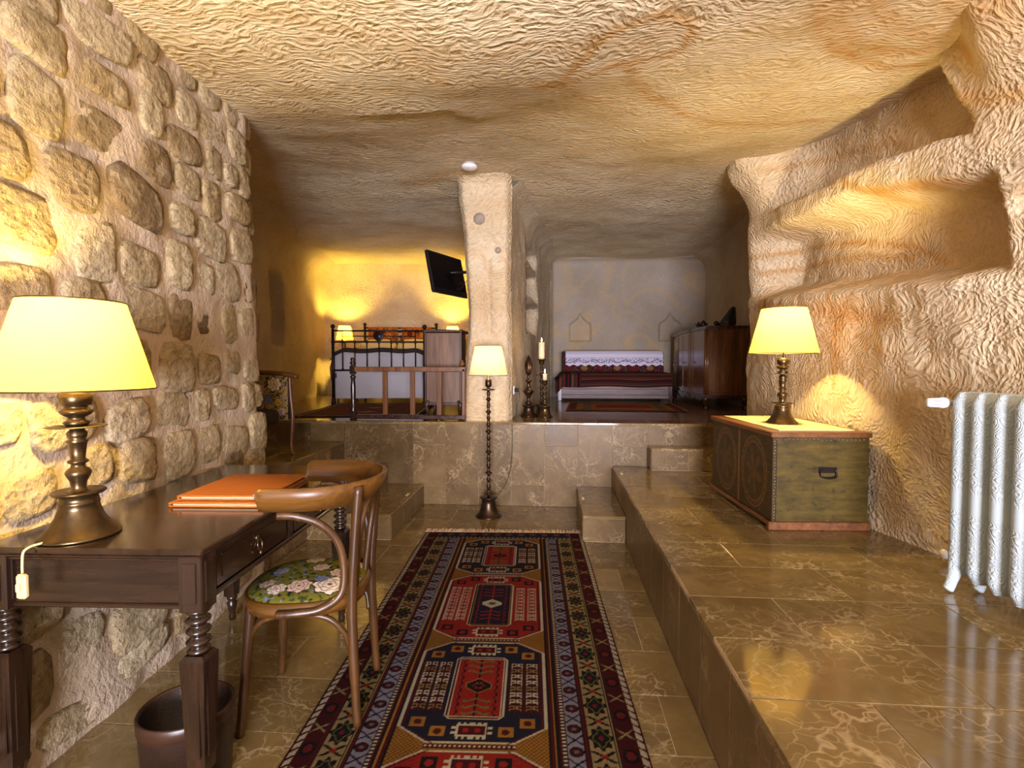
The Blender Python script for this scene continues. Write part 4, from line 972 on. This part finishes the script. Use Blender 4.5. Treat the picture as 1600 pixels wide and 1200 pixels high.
# ------------------------------------------------------------------ small cabinet beside the pillar
cb = thing('bedside_cabinet', 'upright wooden cabinet with plain board side standing behind the balustrade', 'cabinet', (-1.045, 5.05, .7375))
mb = MB(); mb.box((0, 0, .47), (.33, .33, .68), .003); mb.build('body', M_cab, cb)
for x in (-.172, .172):
    mb = MB(); mb.box((x, -.16, .46), (.022, .03, .72), .003); mb.build('corner_stile', M_cabd, cb)
mb = MB(); mb.box((0, 0, .828), (.385, .37, .028), .008); mb.build('cabinet_top', M_cabd, cb)
mb = MB(); mb.box((0, -.155, .125), (.32, .03, .03), .003); mb.build('bottom_rail', M_cabd, cb)
for sx in (-1, 1):
    for sy in (-1, 1):
        mb = MB(); mb.tube(spline([(sx * .150, sy * .15, .15), (sx * .168, sy * .165, .10), (sx * .155, sy * .155, .04), (sx * .17, sy * .17, .0)], 5), [.026] * 5 + [.02] * 5 + [.014] * 6, 8); mb.build('leg', M_cabd, cb)

# ------------------------------------------------------------------ rugs in the alcoves
def small_rug(name, label, loc, rz, W, L, res, style):
    nu, nv = int(W / res), int(L / res); u = (np.arange(nu) + .5) * res - W / 2; v = (np.arange(nv) + .5) * res; Uu, V = np.meshgrid(u, v, indexing='ij')
    e = np.minimum(W / 2 - np.abs(Uu), np.minimum(V, L - V)); C = np.zeros(Uu.shape + (3,))
    if style == 0:
        C[:] = np.array(srgb(84, 40, 30)); C[((np.floor(Uu / .03) + np.floor(V / .03)) % 3 == 0)] = np.array(srgb(120, 78, 46)); C[e < .2] = np.array(srgb(40, 28, 28)); C[(e < .2) & ((np.floor((Uu + V) / .025)) % 3 == 0)] = np.array(srgb(132, 92, 56)); C[e < .05] = np.array(srgb(46, 26, 24)); C[np.abs(e - .06) < .008] = CRM * .6
        d = np.abs(Uu) / .25 + np.abs((V % .5) - .25) / .22; C[(e > .22) & (d < 1)] = np.array(srgb(46, 36, 44)); C[(e > .22) & (d < .6)] = np.array(srgb(150, 96, 52))
    else:
        C[:] = np.array(srgb(146, 100, 46)); C[((np.floor(Uu / .02) + np.floor(V / .05)) % 4 == 0)] = np.array(srgb(110, 84, 36)); C[(np.abs(Uu) < .32) & (np.abs(V - L / 2) < L * .2)] = np.array(srgb(140, 44, 38)); C[(np.abs(np.abs(Uu) - .42) < .05)] = np.array(srgb(104, 84, 62)); C[e < .12] = np.array(srgb(112, 46, 36)); C[(e < .10) & (e > .05) & ((np.floor((Uu + V) / .03)) % 2 == 0)] = np.array(srgb(66, 32, 30)); C[e < .02] = np.array(srgb(206, 180, 140))
    rng = np.random.default_rng(4); C = np.clip(C * (1 + rng.normal(0, .1, C.shape[:2]))[..., None], 0, 1)
    o = obj(name, rug_mesh(name, W, L, u, v, C, .007, .001), M_weave); tag(o, label, 'rug'); o.location = loc; o.rotation_euler = (0, 0, rz); return o
small_rug('bedroom_rug', 'dark patterned rug on the floor before the bed', (-2.12, 6.50, .738), math.radians(8), 1.25, 1.75, .008, 0)
small_rug('sofa_rug', 'small ochre and red rug on the floor in front of the sofa', (.885, 6.75, .738), math.radians(-4), 1.32, 1.18, .008, 1)

# ------------------------------------------------------------------ bed
bed = thing('iron_bed', 'black iron bed with slim bars and white bedding', 'bed', (-2.25, 6.55, .7375), math.radians(8))
BW, BL = 1.18, 1.86
def knob(mb, x, y, z, r): mb.lathe([(.0001, -r), (r * .7, -r * .7), (r, 0), (r * .7, r * .7), (.0001, r)], (x, y, z), 14)
for yy_, zt, nm in ((0, 1.0, 'footboard'), (BL, 1.17, 'headboard')):
    for sx in (-1, 1):
        mb = MB(); mb.tube([(sx * BW / 2, yy_, 0), (sx * BW / 2, yy_, zt - .03)], .019, 12); mb.lathe([(.03, 0), (.032, .015), (.02, .03), (.026, .06), (.019, .075)], (sx * BW / 2, yy_, 0), 14); knob(mb, sx * BW / 2, yy_, zt, .032)
        knob(mb, sx * BW / 2, yy_, zt - .20, .027); knob(mb, sx * BW / 2, yy_, .43, .027); mb.build('bed_post', M_iron, bed)
    for z in (zt - .055, zt - .20, .43):
        mb = MB(); mb.tube([(-BW / 2, yy_, z), (BW / 2, yy_, z)], .0115, 8); mb.build('cross_bar', M_iron, bed)
    mb = MB(); mb.tube([(-BW / 2 + .12, yy_, zt - .125), (BW / 2 - .12, yy_, zt - .125)], .007, 8); mb.build('cross_bar', M_iron, bed)
    for i in range(7):
        x = -BW / 2 + .12 + (BW - .24) * i / 6; tall = i in (0, 6)
        mb = MB(); mb.tube([(x, yy_, .43), (x, yy_, zt - (.045 if tall else .20))], .0085, 8); knob(mb, x, yy_, zt - .20, .023); knob(mb, x, yy_, .44, .018)
        mb.build('spindle', M_iron if i % 2 == 0 else M_bronze, bed)
mb = MB(); mb.lathe([(.0001, -.012), (.05, -.012), (.058, -.004), (.066, .0), (.058, .006), (.046, .004), (.038, .012), (.0001, .014)], (0, -.012, .875), 24, M=Matrix.Rotation(PI / 2, 3, 'X')); mb.build('rosette', M_iron, bed)
for sx in (-1, 1):
    mb = MB(); mb.box((sx * (BW / 2 - .01), BL / 2, .36), (.025, BL, .06), .003); mb.build('side_rail', M_iron, bed)
def soft(mb, c, s, k=3.2, n=28, m=12):
    vs = []; fs = []
    for j in range(m + 1):
        b = -PI / 2 + PI * j / m; cb_, sb = math.cos(b), math.sin(b); cz = math.copysign(abs(sb) ** (2 / k), sb); cr = abs(cb_) ** (2 / k)
        for i in range(n):
            a = 2 * PI * i / n; x = math.copysign(abs(math.cos(a)) ** (2 / k), math.cos(a)); y = math.copysign(abs(math.sin(a)) ** (2 / k), math.sin(a))
            vs.append((c[0] + s[0] / 2 * x * cr, c[1] + s[1] / 2 * y * cr, c[2] + s[2] / 2 * cz))
    for j in range(m):
        for i in range(n): fs.append((j * n + i, j * n + (i + 1) % n, (j + 1) * n + (i + 1) % n, (j + 1) * n + i))
    mb.add(vs, fs, True)
mb = MB(); soft(mb, (0, BL / 2 + .02, .53), (BW + .02 - .06, BL - .09, .30), 9, 40, 14); mb.build('mattress', M_linen, bed)
# bedspread hanging at the foot and sides
mb = MB(); n = 60; vs = []; fs = []
path = [(-BW / 2 - .01, BL - .5), (-BW / 2 - .01, .07), (BW / 2 - .04, .07), (BW / 2 + .01, BL - .5)]
pp = []
for (a, b), (c, d) in zip(path[:-1], path[1:]):
    for i in range(24): pp.append((a + (c - a) * i / 24, b + (d - b) * i / 24))
pp.append(path[-1])
for i, (x, y) in enumerate(pp):
    for j, z in enumerate((.685, .67, .5, .3, .16, .06)):
        wv = .010 * math.sin(i * .9) * (j / 5); nx = -1 if i < 24 else (1 if i > 48 else 0); ny = -1 if 24 <= i <= 48 else 0
        inn = .03 if j == 0 else 0
        vs.append((x * (1 - inn) + nx * wv, y + inn + ny * wv, z))
for i in range(len(pp) - 1):
    for j in range(5): fs.append((i * 6 + j, (i + 1) * 6 + j, (i + 1) * 6 + j + 1, i * 6 + j + 1))
mb.add(vs, fs, True); mb.build('bedspread', M_linen, bed)
mb = MB(); vs = []; fs = []
for i in range(31):
    x = -BW / 2 - .02 + (BW + .04) * i / 30; e = smooth(min(i, 30 - i) / 4)
    for y, z in ((.035, .66), (.04, .70), (.09, .722), (.30, .715), (.34, .69)): vs.append((x, y, z - .05 * (1 - e) + .008 * math.sin(i * .5)))
for i in range(30):
    for j in range(4): fs.append((i * 5 + j, (i + 1) * 5 + j, (i + 1) * 5 + j + 1, i * 5 + j + 1))
mb.add(vs, fs, True); mb.build('foot_blanket', M_darkwool, bed)
bm_ = Matrix.Rotation(math.radians(8), 3, 'Z')
def bedpt(x, y, z): p = bm_ @ Vector((x, y, 0)); return (-2.25 + p.x, 6.55 + p.y, .7375 + z)
for sx, lab in ((-1, 'plump ivory pillow on the bed nearer the niche wall'), (1, 'plump ivory pillow on the bed nearer the cabinet')):
    mb = MB(); soft(mb, (0, 0, 0), (.56, .36, .20), 2.5); o = mb.build('pillow', M_pillow, None, bedpt(sx * .285, BL - .42, .79), (math.radians(24), 0, math.radians(8))); tag(o, lab, 'pillow', 'pillows on the iron bed')
for sx, lab in ((-1, 'orange embroidered cushion behind the pillow nearer the niche wall'), (1, 'orange embroidered cushion behind the pillow nearer the cabinet')):
    nu = 90; a = np.linspace(-1, 1, nu); A, B = np.meshgrid(a, a * 1.0, indexing='ij'); th_ = .055 * (1 - A ** 4) * (1 - B ** 4)
    Cc = floral(A * .24, B * .19, np.array(srgb(186, 96, 30)), 8 + sx, [(.1, .05, .045, (214, 150, 60)), (-.1, .08, .04, (120, 36, 24)), (-.05, -.08, .045, (220, 170, 90)), (.13, -.1, .035, (110, 60, 30)), (-.17, -.02, .035, (206, 120, 50)), (.02, .12, .03, (90, 30, 26))])
    rt_ = thing('cushion', lab, 'cushion', bedpt(sx * .27, BL - .12, .93), math.radians(8), 'cushions on the iron bed')
    obj('cushion_front', paint_mesh('cushion_front', np.stack([A * .24, -th_, B * .19], -1), Cc, True), M_tapestry, rt_)
    obj('cushion_back', paint_mesh('cushion_back', np.stack([A * .24, th_, B * .19], -1), Cc * 0 + np.array(srgb(150, 70, 30)), False), M_tapestry, rt_)

# bedside tables and lamps
def bedside(lab, loc, rz):
    t = thing('bedside_table', lab, 'side table', loc, rz, 'tables beside the bed')
    mb = MB(); mb.box((0, 0, .60), (.40, .36, .022), .006); mb.build('table_top', M_cabd, t)
    mb = MB(); mb.box((0, 0, .535), (.35, .31, .11), .004); mb.build('apron', M_rail, t)
    for sx in (-1, 1):
        for sy in (-1, 1):
            mb = MB(); mb.tube(spline([(sx * .155, sy * .135, .55), (sx * .18, sy * .16, .42), (sx * .155, sy * .14, .2), (sx * .15, sy * .135, .06), (sx * .175, sy * .155, .0)], 5), [.028] * 5 + [.024] * 5 + [.017] * 6 + [.013] * 5, 8); mb.build('leg', M_rail, t)
    return t
def bed_lamp(lab, loc):
    t = thing('bedside_lamp', lab, 'lamp', loc, 0, 'lamps beside the bed')
    mb = MB(); mb.lathe([(.07, 0), (.07, .01), (.03, .03), (.02, .08), (.03, .13), (.02, .18), (.015, .26), (.02, .28), (.0001, .285)], n=20); mb.build('base', M_brass, t)
    shade(t, .135, .09, .30, .525, M_shade, 28); bulb(t, .47); lamp_light(t, .47, 260, (1.0, .70, .11)); return t
pL = bedpt(-.90, BL - .07, 0); pR = bedpt(.86, BL - .07, 0)
bedside('curved leg bedside table between bed and niche wall', pL, math.radians(8)); bedside('bedside table largely hidden behind the cabinet', pR, math.radians(8))
bed_lamp('lit yellow bedside lamp at the niche wall side of the bed', (pL[0], pL[1], pL[2] + .612)); bed_lamp('lit yellow bedside lamp showing above the wooden cabinet', (pR[0], pR[1], pR[2] + .612))

# ------------------------------------------------------------------ upholstered armchair on the landing
ac = thing('upholstered_chair', 'floral upholstered chair with curved legs half hidden behind the masonry wall end', 'chair', (-2.29, 3.80, .5515))
W2 = .27
a = np.linspace(-W2, W2, 120); b = np.linspace(.265, .605, 80); A, B = np.meshgrid(a, b, indexing='ij')
Cc = floral(A, B, np.array(srgb(150, 120, 70)), 5.5, [(.17, .54, .05, (224, 200, 160)), (.12, .42, .035, (120, 124, 150)), (.2, .40, .03, (196, 160, 60)), (.22, .33, .03, (206, 180, 160)), (.06, .5, .04, (206, 150, 130)), (-.05, .4, .05, (224, 200, 160)), (-.15, .52, .045, (200, 170, 150)), (.03, .32, .04, (150, 150, 160)), (.15, .29, .03, (210, 190, 150))])
obj('back_upholstery', paint_mesh('back_upholstery', np.stack([A, -.02 - .02 * (1 - (A / W2) ** 4) * (1 - ((B - .435) / .17) ** 4), B], -1), Cc, False), M_tapestry, ac)
mb = MB(); mb.box((0, 0.01, .435), (2 * W2 - .01, .05, .335), .01); mb.build('back_core', M_darkwool, ac)
mb = MB(); mb.tube(spline([(-W2 - .07, -.01, .60), (-W2 + .04, -.01, .618), (0, -.01, .63), (W2 - .04, -.01, .618), (W2 + .075, -.012, .598)], 8), .019, 10, (1.3, 1)); mb.build('top_rail', M_rail, ac)
for sx in (-1, 1):
    mb = MB(); mb.tube(spline([(sx * (W2 + .012), -.01, .60), (sx * (W2 + .018), -.01, .45), (sx * (W2 + .03), -.01, .30), (sx * (W2 + .022), -.012, .15), (sx * (W2 + .022), -.02, .05), (sx * (W2 + .045), -.035, .0)], 6), [.017] * 18 + [.015] * 13, 8); mb.build('leg', M_rail, ac)
    mb = MB(); mb.tube(spline([(sx * (W2 - .02), -.44, .26), (sx * (W2 - .008), -.46, .15), (sx * (W2 - .02), -.45, .05), (sx * (W2 - .005), -.46, 0)], 6), .016, 8); mb.build('leg', M_rail, ac)
mb = MB(); soft(mb, (0, -.27, .30), (2 * W2 - .03, .46, .12), 5); mb.build('seat', M_darkwool, ac)
t = MB(); t.box((0, 0, 0), (.02, .008, .05), .002); tag(t.build('cable_clip', M_white, None, (-3.16, 6.02, 1.02), (0, 0, .2)), 'small white socket box on the wall behind the floral chair', 'socket')

# ------------------------------------------------------------------ sofa alcove: divan, sideboard, ornaments
dv = thing('divan_sofa', 'low wooden divan with striped kilim seat and dark red back bolster', 'sofa', (.10, 7.15, .7375), math.radians(1))
DVW = 1.55
for z0, z1 in ((.035, .085), (.088, .165), (.168, .245)):
    mb = MB(); mb.box((DVW / 2, .02, (z0 + z1) / 2), (DVW, .03, z1 - z0), .003); mb.build('front_board', M_divan, dv)
for x in (.015, DVW - .02):
    for y in (.02, .78):
        mb = MB(); mb.box((x, y, .12), (.05, .05, .24), .004); mb.build('leg', M_cabd, dv)
nu, nv = 300, 60; x = np.linspace(-.05, DVW, nu); s_ = np.linspace(0, 1, nv); Xk, Sk = np.meshgrid(x, s_, indexing='ij')
prof_y = np.interp(Sk, [0, .28, .36, 1], [-.022, -.025, .02, .75]); prof_z = np.interp(Sk, [0, .28, .36, 1], [.195, .355, .385, .40]) - .008 * np.sin(Xk * 7) * (Sk < .2)
edge = sstep((.07 - Xk) / .12); prof_z = prof_z - .10 * edge * (1 - 0 * Sk); 
Ck = np.zeros(Xk.shape + (3,)); cols = [srgb(86, 34, 30), srgb(40, 26, 26), srgb(120, 70, 50), srgb(60, 50, 44), srgb(104, 40, 34), srgb(30, 22, 24)]
idx = np.where(Xk < .30, np.floor((Xk + .05) / .028), np.floor(Sk * 46)).astype(int) % 6
for i, c in enumerate(cols): Ck[idx == i] = np.array(c) * .65
obj('kilim_cover', paint_mesh('kilim_cover', np.stack([Xk, prof_y, prof_z], -1), Ck, False), M_weave, dv)
mb = MB(); mb.box((DVW / 2, .40, .28), (DVW - .03, .72, .18), .02); mb.build('seat_base', M_darkwool, dv)
A, B = np.meshgrid(np.linspace(.08, DVW, 220), np.linspace(0, 1, 50), indexing='ij')
by = np.interp(B, [0, .1, .8, .92, 1], [.50, .48, .52, .56, .68]); bz = np.interp(B, [0, .1, .8, .92, 1], [.39, .42, .66, .70, .705])
Ck = floral(A, B * .5, np.array(srgb(76, 20, 28)), 2.2, [(.15 + .24 * k, .10, .05, (150, 104, 60) if k % 2 else (110, 30, 36)) for k in range(7)])
obj('back_bolster', paint_mesh('back_bolster', np.stack([A, by, bz], -1), Ck, False), M_weave, dv)
mb = MB(); mb.box((.075, .60, .54), (.02, .22, .32), .01); mb.build('bolster_end', M_darkwool, dv)
A, B = np.meshgrid(np.linspace(.115, DVW - .01, 400), np.linspace(0, 1, 60), indexing='ij')
zig = .028 * np.abs(((A / .115) % 1) * 2 - 1)
tt = np.clip(B, 0, 1); low = .48 + zig * (1 - tt) ** 2
zz_ = low + (.712 - low) * np.minimum(tt / .8, 1); yl = np.interp(zz_, [.42, .66, .70, .712], [.475, .512, .552, .58]) - .006 + np.where(tt > .8, (tt - .8) * .6, 0)
ly = np.zeros(A.shape + (3,)); ly[:] = srgb(214, 208, 226)
P3 = np.stack([A, zz_, A * 0], -1); n1 = np_noise(P3, 55, 1.0); wv = np.sin(A * 42 + 2.0 * np.sin(zz_ * 60))
lace = (zz_ < .615); holes = lace & ((np.abs(np.sin(A * 27) * .022 + .555 - zz_) < .006) | ((n1 > .12) & (np.abs(zz_ - .56) < .035)) | (np.abs(zz_ - .605) < .005) & (np.sin(A * 300) > 0))
ly[holes] = srgb(120, 104, 130)
rt_ = obj('lace_cloth', paint_mesh('lace_cloth', np.stack([A, yl, zz_], -1), ly, False), M_weave); rt_.location = dv.location; rt_.rotation_euler = dv.rotation_euler
tag(rt_, 'white lace edged cloth draped over the back of the divan', 'cloth')

sb = thing('sideboard', 'polished mahogany sideboard with bowed front along the alcove wall', 'sideboard', (1.715, 5.86, .7375), math.radians(-1.6))
SL, SD = 1.72, .48
def bow(y): t = y / SL; return -.035 * math.sin(PI * t) - .02 * (smooth((t - .3) / .05) * smooth((.7 - t) / .05))
pts = [(bow(SL * i / 24), SL * i / 24) for i in range(25)]
def prism_part(nm, off, z0, z1, m, y0=0, y1=SL, parent=sb):
    q = [(x - off, min(max(y, y0), y1) + (-off if i == 0 else off if i == 24 else 0)) for i, (x, y) in enumerate(pts)]
    q = [p for i, p in enumerate(q)] + [(SD, y1 + off), (SD, y0 - off)]
    mb = MB(); mb.prism(list(reversed(q)), z0, z1); return mb.build(nm, m, parent)
prism_part('body', 0, .16, .90, M_buffet); prism_part('top', .018, .90, .935, M_buffetd); prism_part('base_moulding', .014, .13, .165, M_buffetd)
for y0, y1 in ((.05, .44), (.47, .84), (.88, 1.25), (1.28, 1.67)):
    mb = MB(); q = [(bow(y0 + (y1 - y0) * i / 8) - .006, y0 + (y1 - y0) * i / 8) for i in range(9)]; q2 = [(x + .012, y) for x, y in reversed(q)]
    mb.prism(list(reversed(q + q2)), .20, .87); d = mb.build('door', M_buffet, sb)
    mb = MB(); knob(mb, bow(y1 - .03) - .016, y1 - .03, .53, .010); mb.build('knob', M_brass, d)
for x, y in ((.0, .0), (-.004, .022), (.022, -.004), (bow(SL) + .0, SL)):
    mb = MB(); mb.tube([(x - .004, y, .165), (x - .004, y, .9)], .011, 10); mb.build('reeded_column', M_buffet, sb)
mb = MB(); mb.box((SD / 2, -.002, .53), (SD - .06, .006, .66), .002); mb.build('end_panel', M_buffet, sb)
for x, y in ((.02, .03), (.02, SL - .05), (SD - .04, .03), (SD - .04, SL - .05)):
    mb = MB(); mb.tube(spline([(x, y, .14), (x - .02, y - .01, .10), (x + .0, y, .04), (x - .015, y - .01, .0)], 5), [.04] * 5 + [.028] * 5 + [.02] * 6, 10); mb.build('foot', M_buffetd, sb)
mb = MB(); q = [(-.0, .06 + 1.6 * i / 40, .13 - .028 * abs(math.sin(i * PI / 8))) for i in range(41)]
vs = []; fs = []
for x, y, z in q: vs += [(bow(y) - .004, y, .135), (bow(y) - .004, y, z - .012), (bow(y) + .014, y, z - .012), (bow(y) + .014, y, .135)]
for i in range(40):
    for k in range(4): fs.append((i * 4 + k, i * 4 + (k + 1) % 4, (i + 1) * 4 + (k + 1) % 4, (i + 1) * 4 + k))
mb.add(vs, fs); mb.build('scalloped_apron', M_buffetd, sb)
# ornaments on the sideboard
zt = .7375 + .9355
t = thing('tea_set', 'small dark metal pots on a tray on the sideboard', 'ornament', (1.79, 6.24, zt))
mb = MB(); mb.box((0, 0, .006), (.16, .26, .012), .004); mb.build('tray', M_iron, t)
for x, y, s1 in ((-.02, -.06, 1.0), (.02, .05, .85), (-.03, .10, .7)):
    mb = MB(); mb.lathe([(.026 * s1, .012), (.036 * s1, .03), (.034 * s1, .052), (.022 * s1, .066), (.024 * s1, .07), (.008 * s1, .078), (.01 * s1, .086), (.0001, .09)], (x, y, 0), 16); mb.tube(spline([(x - .03 * s1, y, .035), (x - .05 * s1, y, .05), (x - .055 * s1, y, .066)], 4), .006 * s1, 6); mb.tube(spline([(x + .028 * s1, y, .055), (x + .05 * s1, y, .05), (x + .032 * s1, y, .03)], 4), .004, 6); mb.build('pot', M_iron, t)
t = thing('cone_ornament', 'black slanting cone shaped ornament on the end of the sideboard', 'ornament', (1.96, 5.97, zt))
mb = MB(); Msh = Matrix(((1, 0, .35), (0, 1, 0), (0, 0, 1)))
mb.lathe([(.095, .022), (.098, .03), (.085, .07), (.06, .13), (.036, .19), (.022, .215), (.0001, .224)], (0, 0, 0), 24, M=Msh); mb.build('cone', M_black, t)
mb = MB(); mb.lathe([(.1, 0), (.104, .006), (.1, .02), (.09, .024)], n=24); mb.build('foot_ring', M_bronze, t)
mb = MB(); knob(mb, -.115, -.02, .035, .028); mb.tube([(-.1, -.02, .03), (-.07, 0, .03)], .012, 8); mb.build('side_knob', M_iron, t)

# ------------------------------------------------------------------ candlesticks by the pillar
def candlestick(lab, loc, prof, m, n=22):
    t = thing('candlestick', lab, 'candlestick', loc, 0, 'metal candlesticks by the pillar')
    mb = MB(); mb.lathe(prof[0], n=26); mb.build('base', m, t); mb = MB(); mb.lathe(prof[1], n=n); mb.build('stem', m, t); return t
BASE = [(.078, 0), (.08, .006), (.072, .012), (.058, .03), (.05, .06), (.047, .085), (.055, .096), (.064, .104), (.062, .108), (.02, .110), (.0001, .110)]
fin = candlestick('ornate bronze finial stand with pierced bud top by the pillar', (-.225, 5.0, .7375), (BASE, [(.012, .108), (.03, .118), (.038, .13), (.02, .145), (.014, .16), (.02, .19), (.05, .235), (.053, .245), (.03, .262), (.018, .29), (.016, .33), (.03, .342), (.036, .348), (.014, .36), (.014, .39), (.018, .40)]), M_bronze)
mb = MB(); pr = [(.012, .40), (.022, .42), (.032, .46), (.034, .49), (.028, .53), (.016, .565), (.006, .585), (.007, .595), (.0001, .60)]
mb.lathe(pr, n=16)
for k in range(8):
    pts_ = []
    for i in range(14):
        t_ = i / 13; z = .41 + .17 * t_; r = np.interp(z, [p[1] for p in pr], [p[0] for p in pr]) + .003; a = 2 * PI * k / 8 + (1.6 if k % 2 else -1.6) * t_; pts_.append((r * math.cos(a), r * math.sin(a), z))
    mb.tube(pts_, .0032, 5)
mb.build('pierced_bud', M_bronze, fin)
def turned(z0, z1, n, r0, r1):
    out = []
    for i in range(n):
        a = z0 + (z1 - z0) * i / n; d = (z1 - z0) / n; out += [(r0, a), (r0 * 1.1, a + d * .35), (r1, a + d * .55), (r1 * .9, a + d * .65), (r0, a + d * .85)]
    return out + [(r0, z1)]
cs = candlestick('tall bronze candlestick carrying a thick ivory candle', (-.10, 5.10, .7375), (BASE, turned(.108, .50, 6, .010, .021) + [(.02, .505), (.026, .515), (.028, .545), (.046, .553), (.047, .558), (.0001, .558)]), M_bronze)
mb = MB(); mb.tube([(-.06, 0, .40), (.0, 0, .40)], .005, 6); mb.build('snuffer_peg', M_bronze, cs)
candlestick('short brass candlestick with a burning candle stub', (-.065, 4.93, .7375), (BASE, turned(.108, .30, 4, .011, .020) + [(.016, .305), (.024, .325), (.026, .345), (.03, .35), (.03, .354), (.0001, .354)]), M_brass)
def candle(lab, loc, r, h, lit):
    t = thing('candle', lab, 'candle', loc, 0, 'candles on the candlesticks')
    mb = MB(); mb.lathe([(r, 0), (r, h * .97), (r * .9, h), (r * .5, h * .985), (.0001, h * .98)], n=20); mb.build('wax', M_wax, t)
    mb = MB(); mb.tube([(0, 0, h * .97), (.001, 0, h + .012)], .0015, 5); mb.build('wick', M_black, t)
    if lit:
        mb = MB(); mb.lathe([(.0001, 0), (.005, .006), (.0065, .014), (.004, .028), (.0001, .042)], (0, 0, h + .006), 10); mb.build('flame', M_flame, t); lamp_light(t, h + .05, lit, (1.0, .6, .22), .012)
candle('thick ivory pillar candle on the tall candlestick', (-.10, 5.10, 1.2960), .030, .165, .5)
candle('short burning candle stub on the brass candlestick', (-.065, 4.93, 1.0920), .021, .06, .7)
t = thing('wall_socket', 'white wall socket with plug low on the pillar flank', 'socket', (-.355, 4.86, 1.0), math.radians(84))
mb = MB(); mb.box((0, 0, 0), (.075, .012, .08), .004); mb.build('plate', M_white, t)
mb = MB(); mb.lathe([(.018, 0), (.018, .03), (.012, .036), (.0001, .036)], (0, -.004, 0), 14, M=Matrix.Rotation(PI / 2, 3, 'X')); mb.tube(spline([(0, -.04, 0), (.01, -.05, -.06), (.0, -.03, -.16), (-.02, -.02, -.24), (-.2, -.02, -.255)], 6), .003, 6); mb.build('plug', M_black, t)
